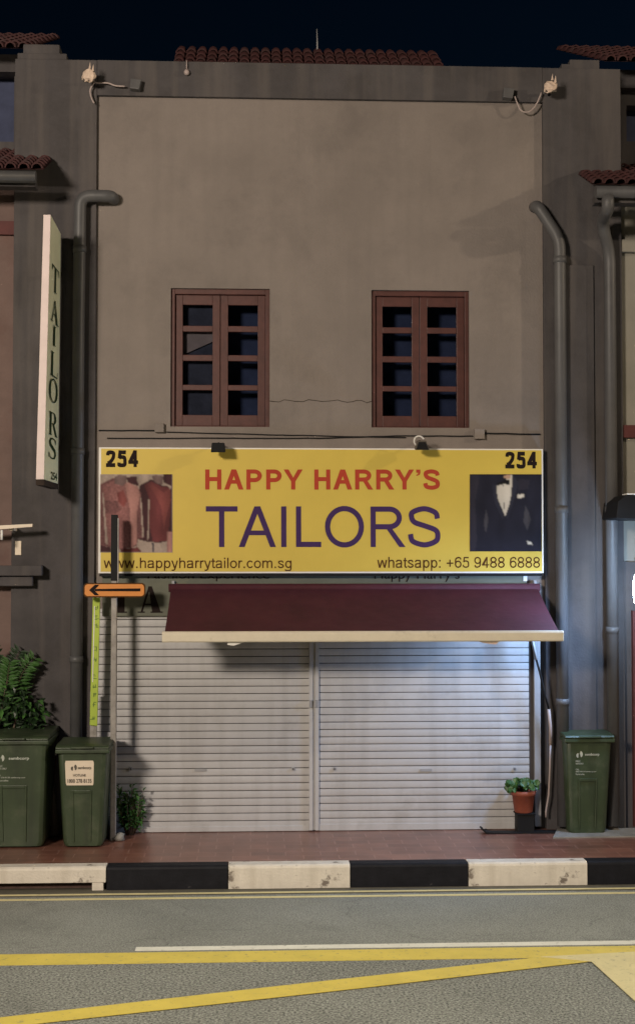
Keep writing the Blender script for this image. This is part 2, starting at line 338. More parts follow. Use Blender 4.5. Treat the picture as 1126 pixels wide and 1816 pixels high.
def glyph(ch, s):
    h = s/2; Q = lambda *p: [list(p)]
    ring = lambda cx, cy, rx, ry: _st(_el(cx, cy, rx, ry)[:-1], s, True)
    if ch == 'T': return .85, _st([(.03,1-h),(.82,1-h)], s)+_st([(.425,0),(.425,1-s)], s)
    if ch == 'A': return .93, Q((0,0),(1.12*s,0),(.465+.56*s,1),(.465-.56*s,1))+Q((.93-1.12*s,0),(.93,0),(.465+.56*s,1),(.465-.56*s,1))+Q((.2,.29),(.73,.29),(.70,.29+.9*s),(.23,.29+.9*s))
    if ch == 'H': return 1.0, _st([(.11+h,0),(.11+h,1)], s)+_st([(.89-h,0),(.89-h,1)], s)+_st([(.11+h,.52),(.89-h,.52)], s)
    if ch in 'PR':
        yb = .44+h*.3 if ch == 'P' else .50; xr_ = (.86 if ch == 'P' else .90)-h; cy = (1-h+yb)/2; ry = (1-h-yb)/2; rx = .25
        g = _st([(.11+h,0),(.11+h,1)], s)+_st([(.11+h,1-h),(xr_-rx,1-h)]+_el(xr_-rx,cy,rx,ry,90,-90,14)[1:]+[(.11+h,yb)], s)
        if ch == 'R': g += Q((.99-1.22*s,0),(.99,0),(.52+.75*s,yb),(.52-.35*s,yb))
        return (.93 if ch == 'P' else 1.0), g
    if ch == 'Y': return .93, Q((0,1),(1.17*s,1),(.465+h,.40),(.465-h,.40))+Q((.93-1.17*s,1),(.93,1),(.465+h,.40),(.465-h,.40))+_st([(.465,0),(.465,.40)], s)
    if ch == 'S': a, b = .06+h, .87-h; return .93, _st(_cr([(b-.01,.70),(b-.06,.87-h*.3),(.465,1.01-h),(a+.05,.88-h*.3),(a+.02,.73),(a+.10,.61),(.47,.525),(b-.06,.42),(b,.28),(b-.06,.12+h*.3),(.47,-.01+h),(a+.05,.13+h*.2),(a-.01,.32)]), s)
    if ch == 'O': return 1.09, ring(.545,.5,.49-h,.513-h)
    if ch == 'I': return .39, _st([(.195,0),(.195,1)], s)
    if ch == 'L': return .78, _st([(.11+h,0),(.11+h,1)], s)+_st([(.11+s,h),(.74,h)], s)
    if ch == '’': return .34, Q((.08,.84),(.08+s,.84),(.08+s,1),(.08,1))+Q((.08+s*.5,.84),(.08+s,.84),(.08+s*.85,.74),(.08+s*.2,.68),(.06,.72),(.08+s*.42,.77))
    if ch == ' ': return .39, []
    if ch == '2': return .777, _st(_cr([(.06+h,.70),(.11+h*.8,.88-h*.3),(.38,1-h),(.69-h,.87-h*.3),(.71-h,.70),(.60-h*.5,.52),(.34,.29),(.13+h*.3,s*.95)]), s)+_st([(.05,h),(.71,h)], s)
    if ch == '5': return .777, _st([(.66,1-h),(.22+h*.2,1-h),(.15+h*.4,.52)], s)+_st(_cr([(.13+h*.4,.52),(.25,.61-h*.1),(.40,.645-h*.4),(.62-h*.5,.55),(.71-h,.33),(.64-h*.6,.12+h*.2),(.38,h-.01),(.14+h*.4,.11+h*.2),(.06+h,.27)]), s)
    if ch == '4': return .777, _st([(.52,0),(.52,1)], s)+_st([(.03,.235+h*.5),(.73,.235+h*.5)], s*.9)+Q((.52+h,1),(.52-h,1),(.03,.235+h),(.03+s*.6,.235+h),(.2+s*.6,.235+h))
    if ch == '8': return .777, ring(.388,.755-h*.25,.30-h*.8,.25-h*.7)+ring(.388,.275,.335-h,.285-h)
    if ch in '69':
        g = ring(.40,.325,.33-h,.335-h)+_st(_cr([(.07+h,.33),(.075+h,.55),(.15+h*.5,.83-h*.2),(.41,1-h),(.60,.93-h*.5),(.69-h*.5,.75)]), s)
        return .777, (g if ch == '6' else [[(.777-x, 1-y) for (x, y) in q] for q in g])
    if ch == '+': return .82, _st([(.08,.42),(.74,.42)], s)+_st([(.41,.09),(.41,.75)], s)
    if ch in '.:': d = lambda y: Q((.19-.6*s,y),(.19+.6*s,y),(.19+.6*s,y+1.2*s),(.19-.6*s,y+1.2*s)); return .39, d(0)+(d(X_-1.2*s) if ch == ':' else [])
    k = s*.54
    if ch == 'w': return 1.01, sum((Q((a-k,ya_),(a+k,ya_),(c+k,yc),(c-k,yc)) for a, ya_, c, yc in ((.02+k,X_,.26,0),(.26,0,.505,X_),(.505,X_,.75,0),(.75,0,.99-k,X_))), [])
    arch = lambda x0, x1: _st(_cr([(x0,.40),(x0+.06,.60),((x0+x1)/2+.03,X_-h+.01),(x1-.04,.62),(x1,.45)])+[Vector((x1,0))], s)
    if ch == 'h': return .777, _st([(.09+h,0),(.09+h,1)], s)+arch(.09+h,.68-h)
    if ch == 'm': return 1.16, _st([(.09+h,0),(.09+h,X_)], s)+arch(.09+h,.58)+arch(.58,1.07-h)
    if ch == 'r': return .465, _st([(.09+h,0),(.09+h,X_)], s)+_st(_cr([(.09+h,.40),(.16+h,.62),(.34,X_-h+.01),(.46,X_-h-.02)]), s)
    if ch == 'a': return .777, _st(_cr([(.10,.52),(.2,.66),(.38,X_-h+.01),(.58-h*.3,.65),(.66-h,.48)])+[Vector((.66-h,.12)), Vector((.70-h,0))], s)+_st(_cr([(.66-h,.41),(.42,.375),(.17,.33),(.06+h,.19),(.15,.05+h*.4),(.33,h-.01),(.54,.10),(.66-h,.27)]), s)
    if ch == 'p': return .777, _st([(.09+h,-.28),(.09+h,X_)], s)+ring(.41,.36,.31-h,.375-h)
    if ch == 'y': return .70, Q((.02,X_),(.02+2*k,X_),(.35+k,0),(.35-k,0))+_st(_cr([(.68-k,X_),(.40,.03),(.32,-.15),(.22,-.28+h),(.07,-.26+h)]), s)
    if ch == 't': return .39, _st(_cr([(.19,.92),(.19,.5),(.19,.14),(.25,h),(.38,h-.01)]), s)+_st([(.02,X_-h),(.37,X_-h)], s)
    if ch == 'i': return .31, _st([(.155,0),(.155,X_)], s)+_st([(.155,1-s*1.1),(.155,1)], s)
    if ch == 'l': return .31, _st([(.155,0),(.155,1)], s)
    if ch == 'o': return .777, ring(.388,.36,.345-h,.375-h)
    if ch == 'c': return .70, _st(_el(.375,.36,.33-h,.375-h,38,322,24), s)
    if ch == 's': a, b = .05+h, .64-h; return .70, _st(_cr([(b-.02,.52),(b-.10,.66),(.34,X_-h+.01),(a+.05,.63),(a+.04,.50),(.34,.375),(b-.04,.28),(b-.02,.13),(.34,h-.01),(a+.06,.07+h*.3),(a-.01,.21)]), s)
    if ch == 'g': return .777, ring(.37,.36,.31-h,.365-h)+_st([(.68-h,X_),(.68-h,.1)]+_cr([(.68-h,0),(.62-h,-.20),(.37,-.29+h),(.12,-.22),(.09,-.12)]), s)
    raise KeyError(ch)
def sans_text(mb, body, x0, x1, y0, y1, Y, s):
    L = []; x = 0
    for ch in body:
        adv, g = glyph(ch, s); L.append([[(p[0]+x, p[1]) for p in q] for q in g]); x += adv+(.03 if s > .15 else 0)
    al = [p for g in L for q in g for p in q]; a = min(p[0] for p in al); c = max(p[0] for p in al); d = min(p[1] for p in al); e = max(p[1] for p in al)
    o, ux, uz = at(x0, y1, Y), at(x1, y1, Y)-at(x0, y1, Y), at(x0, y0, Y)-at(x0, y1, Y)
    for g in L:
        for j, q in enumerate(g): mb.poly([o+ux*((p[0]-a)/(c-a))+uz*((p[1]-d)/(e-d))+Vector((0, -.00012*(j % 9), 0)) for p in q])

# ================================================================== ground
b = MB(); b.box(-150, 150, -150, 300, -0.6, -0.21); tag(b.build('ground', M['concrete']), kind='structure')
ZR = -0.19
YK = -1.43                                     # kerb face
b = MB(); b.box(-60, 60, -16, -1.62, -0.209, ZR); tag(b.build('road', M['asphalt']), kind='structure')
b = MB(); b.box(-60, 60, -1.62, YK+0.16, -0.209, ZR+0.002); tag(b.build('gutter_strip', M['asphalt_edge']), kind='structure')
b = MB(); b.box(-60, 60, YK+0.152, 12, -0.2, 0.0); tag(b.build('pavement', M['paver']), kind='structure')
p0, p1 = gr(985, 1487), gr(1300, 1478)
b = MB(); b.prism([(p0.x-.03,-.46,.001),(p0.x+.6,-.44,.001),(12,-.36,.001),(12,-.06,.001),(p0.x+.1,-.06,.001)], (0,0,.012)); tag(b.build('cement_path', M['concrete']), kind='structure')

# kerb stones, one metre each, painted white and black in turn
edges = [at(x, 1555, YK).x for x in (189, 405, 622, 831, 1043)]
KLBL = [(-2.235, edges[0]-.006, 'wornwhite', 'chipped white kerb stone with a drain slot under it, in front of the green bins'),
        (edges[0], edges[1]-.006, 'wornblack', 'black painted kerb stone between the drain-slot stone and the middle white stone'),
        (edges[1], edges[2]-.006, 'wornwhite', 'clean white kerb stone in front of the middle post of the shutters'),
        (edges[2], edges[3]-.006, 'wornblack', 'black painted kerb stone between the two white stones without a drain slot'),
        (edges[3], edges[4]-.006, 'wornwhite', 'white kerb stone with brown scuffs along its foot, in front of the flower pot'),
        (edges[4], edges[4]+1.0, 'wornblack', 'black painted kerb stone at the right edge in front of the lone green bin')]
for i, (x0, x1, mm, lb) in enumerate(KLBL):
    b = MB(); zb = -0.205
    if i == 0: zb = -0.125
    prof = [(YK, zb), (YK, -0.022), (YK+.006, -0.006), (YK+.022, 0.004), (YK+.15, 0.004), (YK+.15, zb)]
    b.prism([(x0, y, z) for (y, z) in prof], (x1-x0, 0, 0))
    if i == 0:
        xf = at(163, 1577, YK).x; b.box(xf, x1-.02, YK+.004, YK+.146, -0.206, zb-.001)
    o = b.build('kerb_stone', M[mm], None, ((x0+x1)/2, YK, -0.2), bevel=0.004)
    tag(o, lb, 'kerb stone', 'black and white kerb stones along the pavement')
    if i == 0:
        d = MB(); d.box(x0, xf, YK+.10, YK+.149, -0.206, zb-.001); d.build('drain_slot', M['drain'], o)
for k, (x0, x1) in enumerate([(-8.3, -2.241), (edges[4]+1.006, 9.3)]):
    b = MB(); b.box(x0, x1, YK, YK+.15, -0.205, 0.004); tag(b.build('kerb', M['wornwhite'], None, bevel=.004), kind='structure')

# painted road lines (sheets 4 mm above the asphalt)
def line(px, mm, name='road_marking', lift=0.004):
    b = MB(); pts = [gr(x, y, ZR+lift) for (x, y) in px]; b.prism(pts, (0, 0, -0.003)); return tag(b.build(name, M[mm]), kind='structure')
def strip(y0, y1, mm, x0=-40, x1=40, lift=0.004):
    b = MB(); b.box(x0, x1, y0, y1, ZR+lift-.003, ZR+lift); return tag(b.build('road_marking', M[mm]), kind='structure')
ya = gr(563, 1583.4, ZR).y; yb = gr(563, 1591.2, ZR).y
strip(ya-.02, ya+.018, 'road_cream_and_lit', lift=.006); strip(yb-.026, yb+.022, 'road_cream_and_lit')
yw = gr(563, 1680.5, ZR).y; strip(yw-.045, yw+.045, 'road_white', gr(240, 1686, ZR).x, 40)
yy0 = gr(563, 1706, ZR).y; yy1 = gr(563, 1687, ZR).y
strip(yy0, yy1, 'road_yellow')
line([(-300, 1838), (0, 1805.5), (490, 1750), (958, 1698.5), (1050, 1705.5), (650, 1752), (0, 1823.5), (-300, 1857)], 'road_yellow', lift=.008)
line([(958, 1697.5), (1400, 1674), (1750, 2500), (1500, 2500), (1126, 1776), (1049, 1706)], 'road_cream_and_lit', lift=.012)  # corner of the yellow marking, paled in colour for the blue lamp's light

# ================================================================== the tailor's shophouse
XL, XR = -1.445, 2.757                         # recessed cream wall
PD = -0.045                                    # front of the grey piers and parapet
house = thing('shophouse', (0.65, 0, 0), 'two-storey grey and cream shophouse with roller shutters under the yellow sign', 'building')
def wall_holes(b, x0, x1, z0, z1, y0, y1, holes):
    xs = sorted({x0, x1, *[h[0] for h in holes], *[h[1] for h in holes]}); zs = sorted({z0, z1, *[h[2] for h in holes], *[h[3] for h in holes]})
    for i in range(len(xs)-1):
        for j in range(len(zs)-1):
            cx, cz = (xs[i]+xs[i+1])/2, (zs[j]+zs[j+1])/2
            if any(h[0] < cx < h[1] and h[2] < cz < h[3] for h in holes): continue
            b.poly([(xs[i],y0,zs[j]),(xs[i+1],y0,zs[j]),(xs[i+1],y0,zs[j+1]),(xs[i],y0,zs[j+1])])
            b.poly([(xs[i],y1,zs[j]),(xs[i],y1,zs[j+1]),(xs[i+1],y1,zs[j+1]),(xs[i+1],y1,zs[j])])
    for (a, c, d, e) in holes+[(x0, x1, z0, z1)]:
        b.poly([(a,y0,d),(c,y0,d),(c,y1,d),(a,y1,d)]); b.poly([(a,y0,e),(a,y1,e),(c,y1,e),(c,y0,e)])
        b.poly([(a,y0,d),(a,y1,d),(a,y1,e),(a,y0,e)]); b.poly([(c,y0,d),(c,y0,e),(c,y1,e),(c,y1,d)])
ZT = 6.866
ZH = 2.03                                      # head of the shutters
wins = []
for (pa, pb, pc, pd) in ((302, 477, 512, 757), (659, 833, 515, 757)):
    a = at(pa, pd, 0); c = at(pb, pc, 0); wins.append((a.x, c.x, a.z, c.z))
wz0 = (wins[0][2]+wins[1][2])/2; wz1 = (wins[0][3]+wins[1][3])/2
wins = [(h[0], h[0]+.925, wz0, wz1) for h in wins]
b = MB(); wall_holes(b, XL, XR, ZH, ZT, 0, 0.22, wins); b.build('wall', M['plaster'], house)
# a hairline crack between the windows
b = MB(); pts = []
for i in range(22):
    x = 478+i*181/21; y = 711+1.8*math.sin(i*1.3)+rng.uniform(-1.4, 1.4); pts.append((x, y))
for i in range(21):
    h = .5+.5*rng.random()
    b.poly([at(pts[i][0], pts[i][1]+h, -.002), at(pts[i+1][0], pts[i+1][1]+h, -.002), at(pts[i+1][0], pts[i+1][1]-.4, -.002), at(pts[i][0], pts[i][1]-.4, -.002)])
b.build('wall_crack', M['soil'], house)
# piers and parapet
xl = at(26, 200, PD).x; xr = at(1101, 250, PD).x
ztop = at(563, 112, PD).z
b = MB(); b.box(xl, XL-.001, PD, 6.0, 0, ztop); b.build('pier', M['grey'], house, bevel=.006)
b = MB(); b.box(XR+.001, xr, PD, 6.0, 0, ztop); b.build('pier', M['grey'], house, bevel=.006)
b = MB(); b.box(XL, XR, PD-.002, 0.2, ZT, ztop+.002); b.build('parapet', M['grey'], house, bevel=.006)
zst = at(70, 78, 0).z
b = MB(); xa, xb = at(40, 85, PD).x, at(105, 85, PD).x
b.box(xa, xb, PD+.03, 6, ztop, zst); b.box(xa-.05, xb+.07, PD+.01, 6, ztop, ztop+(zst-ztop)*.4); b.build('coping', M['grey'], house, bevel=.01)
xa, xb = at(1012, 110, PD).x, at(1064, 110, PD).x; zst2 = at(1040, 106, 0).z
b = MB(); b.box(xa, xb, PD+.03, 6, ztop, zst2); b.box(xb, xb+.09, PD+.03, 6, ztop, zst2-.09); b.box(xa-.08, xa, PD+.03, 6, ztop, ztop+.05); b.build('coping', M['grey'], house, bevel=.01)
# raised strip of render on the right pier
b = MB(); b.box(at(1001, 800, PD).x, at(1054, 800, PD).x, PD-.022, PD+.01, 0.02, at(1020, 470, PD).z); b.build('pilaster', M['grey'], house, bevel=.006)

# tiled roofs
def tiles(b, x0, x1, ye, ze, yr, zr, pitch=0.105, rad=0.042, rows=6):
    """half-round clay tiles running up the slope from eave (ye, ze) to ridge (yr, zr)"""
    n = max(2, round((x1-x0)/pitch)); p = (x1-x0)/n
    d = Vector((0, yr-ye, zr-ze)); ln = d.length; d.normalize(); nrm = Vector((0, -d.z, d.y))
    b.poly([Vector((x0, ye, ze)), Vector((x1, ye, ze)), Vector((x1, yr, zr)), Vector((x0, yr, zr))])
    for i in range(n):
        cx = x0+(i+.5)*p
        for r_ in range(rows):
            s0 = ln*r_/rows; s1 = ln*(r_+1)/rows + .02; j = rng.uniform(-.006, .006); jx = rng.uniform(-.004, .004)
            A = Vector((cx+jx, ye, ze)) + d*(s0+j) + nrm*.012; B = Vector((cx, ye, ze)) + d*s1 - nrm*.004
            n0 = len(b.v); K = 7
            for (Q, rr) in ((A, rad*1.12), (B, rad*.95)):
                for k in range(K):
                    a = math.pi*k/(K-1); b.v.append(Q + Vector((rr*math.cos(a), 0, 0)) + nrm*(rr*math.sin(a)))
            for k in range(K-1): b.face((n0+k, n0+k+1, n0+K+k+1, n0+K+k), True)
            # thickness seen at the eave end
            n1 = len(b.v)
            for k in range(K):
                a = math.pi*k/(K-1); b.v.append(A + Vector((rad*.82*math.cos(a), 0, 0)) + nrm*(rad*.82*math.sin(a)))
            for k in range(K-1): b.face((n0+k, n1+k, n1+k+1, n0+k+1))
YE, YR_ = 0.75, 2.1
e0, e1 = at(300, 112, YE), at(806, 117, YE); r0 = at(318, 86, YR_)
b = MB(); zr = at(563, 87, YR_).z; ze = ztop-.02+.13
tiles(b, e0.x, e1.x, YE, ze-.04, YR_, zr-.03, .115, .05, 7)
b.build('roof', M['tile'], house)
b = MB(); b.box(e0.x+.02, e1.x-.02, YE+.12, YR_, ztop-.4, ze-.07); b.build('roof_base', M['grey'], house)
b = MB(); b.tube([(e0.x+.05, YR_+.03, zr-.06), (e1.x-.05, YR_+.03, zr-.06)], .045, 10); b.build('ridge', M['tile'], house)

# windows
def sash(parent, x0, x1, z0, z1, y0, hinge, rot):
    b = MB(); st = .085 if False else .07; t = .04
    b.box(x0, x0+st, y0, y0+t, z0, z1); b.box(x1-st, x1, y0, y0+t, z0, z1)
    H = z1-z0; bars = [0, .082*H, .268*H, .305*H, .488*H, .54*H, .725*H, .77*H, .93*H, H]
    rails = [(0, .083), (.272, .313), (.496, .542), (.72, .765), (.925, 1.0)]
    for (a, c) in rails: b.box(x0+st, x1-st, y0+.003, y0+t-.003, z0+a*H, z0+c*H)
    b.build('sash', M['wood'], parent, bevel=.004)
    g = MB(); g.poly([(x0+st-.01, y0+.022, z0+.06), (x1-st+.01, y0+.022, z0+.06), (x1-st+.01, y0+.022, z1-.06), (x0+st-.01, y0+.022, z1-.06)])
    g.build('glass', M['glass'], parent)
for i, (x0, x1, z0, z1) in enumerate(wins):
    fr = MB(); q = .038; y0, y1 = .030, .12
    fr.box(x0, x0+q, y0, y1, z0, z1); fr.box(x1-q, x1, y0, y1, z0, z1); fr.box(x0+q, x1-q, y0+.001, y1, z1-.05, z1); fr.box(x0+q, x1-q, y0+.001, y1, z0, z0+.012)
    wn = fr.build('window', M['wood'], house, bevel=.004)
    xm = (x0+x1)/2
    sash(wn, x0+q+.002, xm-.003, z0+.014, z1-.052, .062, 0, 0); sash(wn, xm+.003, x1-q-.002, z0+.014, z1-.052, .062, 0, 0)
    lt = MB(); lt.box(x0-.012, x1+.012, -.006, .0, z1, z1+.018); lt.build('window_drip', M['plaster'], house) if False else None
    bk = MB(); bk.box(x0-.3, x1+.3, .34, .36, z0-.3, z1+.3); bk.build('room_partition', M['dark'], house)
x0, x1, z0, z1 = wins[0]
b = MB(); b.prism([(x0+.03, .15, z0+.66), (x0+.47, .15, z0+.86), (x0+.47, .15, z0+.97), (x0+.03, .15, z0+.97)], (0, .012, 0)); b.build('lit_patch_board', M['board'], house)  # patch of light behind the pane, put into the board's slanted shape
b = MB(); b.box(x0+.03, x0+.47, .175, .19, z0+.0, z1); b.build('curtain', M['curtain'], house)

# roller shutters
def shutter(x0, x1, z0, z1, ntop):
    b = MB().use(M['shutter']); b.use(M['groove']); b.use(M['shutter'])
    n = ntop; p = (z1-z0)/n; prof = []
    for i in range(n):
        zb = z0+i*p; jy = rng.uniform(-.0012, .0012)
        prof += [(.010, zb, 1), (.010, zb+.0065, 0), (-.003, zb+.007, 0), (-.0050+jy, zb+p*.3, 0), (-.0055+jy, zb+p*.65, 0), (-.0040, zb+p-.001, 0)]
    prof.append((.012, z1, 0))
    n0 = len(b.v)
    for (y, z, g) in prof: b.v += [Vector((x0, y, z)), Vector((x1, y, z))]
    for i in range(len(prof)-1):
        b.cur = 1 if prof[i][2] else 0
        a = n0+2*i; b.face((a, a+1, a+3, a+2), False)
    return b.build('roller_shutter', None, house)
sx0 = at(168, 1300, 0).x; sm0 = at(548, 1300, 0).x; sm1 = at(565.5, 1300, 0).x; sx1 = at(938, 1300, 0).x
NS = 29
shL = shutter(sx0, sm0+.004, .03, ZH, NS); shR = shutter(sm1-.004, sx1, .045, ZH, NS)
for sh, xs, xe in ((shL, sx0, sm0), (shR, sm1, sx1)):
    b = MB(); b.box(xs, xe, -.012, .03, .004, .052 if sh is shL else .065); b.build('bottom_rail', M['shutter'], sh, bevel=.003)
for sh, px in ((shL, 356), (shR, 755)):
    a = at(px, 1366, 0); b = MB(); b.box(a.x-.055, a.x+.055, -.014, .0, a.z-.012, a.z+.012); b.build('pull_slot', M['galv'], sh)
    b = MB(); b.box(a.x-.045, a.x+.045, -.0155, -.0135, a.z-.008, a.z+.005); b.build('slot_shadow_gap', M['black'], sh) if False else None
for sh, px in ((shL, 520), (shR, 593), (shR, 912), (shL, 232)):
    a = at(px, 1364, 0); b = MB(); b.tube([(a.x, .0, a.z), (a.x, -.018, a.z)], .017, 12); b.build('lock', M['galv'], sh)
    b = MB(); b.tube([(a.x, -.017, a.z), (a.x, -.0195, a.z)], .007, 8); b.build('keyhole', M['black'], sh)
b = MB(); mz = .01
b.box(sm0, sm0+.036, -.03, .03, mz, ZH); b.box(sm1-.036, sm1, -.03, .03, mz, ZH); b.box(sm0+.036, sm1-.036, -.012, .03, mz, ZH)
post = b.build('mullion', M['shutter'], house, bevel=.003)
a = at(551, 1247, 0); b = MB(); b.box(a.x-.016, a.x+.012, -.045, -.03, a.z-.04, a.z+.03); b.box(a.x+.035, a.x+.06, -.045, -.03, a.z-.04, a.z+.03); b.build('latch', M['galv'], post, bevel=.003)
jx = at(946, 1300, 0).x; jx1 = at(957, 1300, 0).x
b = MB(); b.box(sx1+.002, jx, -.006, .04, .01, ZH); b.build('jamb', M['grey'], house)
b = MB(); b.box(jx, jx1, -.05, .02, .03, 1.95); b.build('guide_rail', M['alu'], house, bevel=.004)
b = MB(); b.box(jx1, XR, .04, .2, 0, ZH); b.build('side_wall', M['grey'], house)
b = MB(); b.box(XL, sx0-.002, .02, .2, 0, ZH); b.build('side_wall', M['grey'], house)
b = MB(); b.box(sx0, sx1, -.02, .05, ZH, ZH+.035); b.build('shutter_head', M['shutter'], house, bevel=.004)
b = MB(); b.box(XL, XR, .12, .2, 0, ZH); b.build('shop_back', M['dark'], house)

# downpipes
def elbow(pts, r_=.09, n=6):
    pts = [Vector(p) for p in pts]; out = [pts[0]]
    for i in range(1, len(pts)-1):
        a = (pts[i-1]-pts[i]); c = (pts[i+1]-pts[i]); q = min(r_, a.length*.45, c.length*.45); A = pts[i]+a.normalized()*q; B = pts[i]+c.normalized()*q
        for k in range(n+1):
            t = k/n; out.append(A*(1-t)**2 + pts[i]*2*t*(1-t) + B*t*t)
    return out+[pts[-1]]
def downpipe(pts, rad, m, parent, collars):
    b = MB(); b.tube(elbow(pts, .11), rad, 16); pz = b.build('downpipe', m, parent)
    for z, (x, y) in collars:
        c = MB(); c.tube([(x, y, z-.03), (x, y, z+.03)], rad*1.13, 16); c.box(x-.02, x+.02, y, y+.1, z-.008, z+.008); c.build('pipe_collar', m, pz)
    return pz
PY = -.125
a = at(199, 347, PY); c = at(141, 347, PY)
xb_ = at(136, 1100, PY).x
downpipe([(a.x, .03, a.z), (a.x, PY, a.z), (xb_+.01, PY, a.z), (xb_, PY, a.z-1.2), (xb_, PY, .05)], .056, M['pipe'], house,
         [(at(0, 800, PY).z, (xb_, PY)), (at(0, 440, PY).z, (xb_+.006, PY)), (at(0, 1170, PY).z, (xb_, PY))])
a = at(953, 364, PY); c = at(988, 424, PY); xq = at(996, 1000, PY).x
downpipe([(a.x, .03, a.z+.02), (a.x, PY, a.z), (xq, PY, c.z), (xq, PY, .05)], .056, M['pipe_right'], house,
         [(at(0, 902, PY).z, (xq, PY)), (at(0, 450, PY).z, (xq, PY)), (at(0, 1250, PY).z, (xq, PY))])

# cable runs and junction boxes under the windows
cb = thing('electric_cable', at(565, 770, 0), 'thin grey cables with two junction boxes running along the wall above the yellow sign', 'cable')
b = MB()
def sag(pxs, Y, rad, b, wob=.4):
    pts = []
    for i in range(len(pxs)-1):
        n = max(2, int(abs(pxs[i+1][0]-pxs[i][0])/18))
        for k in range(n):
            t = k/n; pts.append(at(pxs[i][0]*(1-t)+pxs[i+1][0]*t, pxs[i][1]*(1-t)+pxs[i+1][1]*t+rng.uniform(-wob, wob), Y))
    pts.append(at(*pxs[-1], Y)); b.tube(pts, rad, 6)
sag([(175, 763), (282, 763.5)], -.012, .006, b); sag([(190, 777), (565, 777), (700, 773), (838, 773)], -.012, .0055, b)
sag([(295, 766), (480, 771), (720, 776)], -.012, .005, b); sag([(856, 768), (958, 770)], -.014, .007, b)
b.build('cable', M['black'], cb)
for px, py, w_ in ((283, 759, 8), (849, 770, 9)):
    p = at(px, py, 0); q = w_*.0053; b = MB(); b.box(p.x-q, p.x+q, -.05, -.001, p.z-q, p.z+q); b.build('junction_box', M['plaster'], cb, bevel=.004)

# ================================================================== yellow sign
YS = -.14
A0, A1 = at(174, 1017, YS), at(963, 796, YS)
sign = thing('shop_sign', ((A0.x+A1.x)/2, YS, A0.z), 'wide yellow shop sign with red and purple lettering and two clothing pictures', 'sign')
fw = .022
b = MB(); b.box(A0.x, A1.x, YS+.004, -.002, A0.z, A1.z); b.build('sign_box', M['white'], sign, bevel=.003)
b = MB(); b.box(A0.x+fw, A1.x-fw*.7, YS, YS+.02, A0.z+fw*.7, A1.z-fw*.6); b.build('panel', M['yellow'], sign)
b = MB(); b.box(A0.x+.01, A1.x-.01, -.12, -.003, A0.z-.028, A0.z-.001); b.build('lower_rail', M['black'], sign)
YT = YS-.002
def words(body, x0, x1, y0, y1, m, wgt):
    b = MB(); sans_text(b, body, x0, x1, y0, y1, YT, wgt); return b.build('lettering', m, sign)
words('254', 188, 245, 798.5, 828.5, M['letter_black'], .235); words('254', 896, 952, 801, 831, M['letter_black'], .235)
words('HAPPY HARRY’S', 364, 780, 832, 868.5, M['letter_red'], .205)
words('TAILORS', 365, 781, 897, 971, M['letter_purple'], .13)
words('www.happyharrytailor.com.sg', 184, 517, 989, 1013, M['letter_brown'], .125)
words('whatsapp: +65 9488 6888', 669, 957.5, 987.5, 1012.5, M['letter_brown'], .125)
# printed pictures: flat shapes of colour on a printed sheet
def print_sheet():
    m = bpy.data.materials.new('printed_sheet'); m.use_nodes = True; t = m.node_tree; b = t.nodes['Principled BSDF']
    at_ = t.nodes.new('ShaderNodeVertexColor'); at_.layer_name = 'print'; t.links.new(at_.outputs['Color'], b.inputs['Base Color'])
    b.inputs['Roughness'].default_value = .6; b.inputs['Specular IOR Level'].default_value = .15; return m
M['sheet'] = print_sheet()
PC = dict(pink=(.24,.105,.10,.8,.5), pinkd=(.14,.06,.06,.8,.2), lap=(.36,.18,.16,.25,.5), red=(.14,.036,.038,.2,.7), redd=(.05,.017,.021,.2,.4), redl=(.20,.055,.052,.2,.6), navy=(.014,.014,.024,.1,0), navyl=(.024,.022,.033,.1,0),
          shirt=(.62,.56,.47,.05,.35), skin=(.45,.28,.19,.1,.3), grey=(.05,.047,.056,.2,.3), greyl=(.33,.26,.22,.3,.3), neck=(.17,.11,.105,.3,.6), black=(.008,.007,.008,0,0), satin=(.026,.026,.04,.1,.3))
def inside(x, y, q):
    r_ = False; j = len(q)-1
    for i in range(len(q)):
        if (q[i][1] > y) != (q[j][1] > y) and x < (q[j][0]-q[i][0])*(y-q[i][1])/(q[j][1]-q[i][1])+q[i][0]: r_ = not r_
        j = i
    return r_
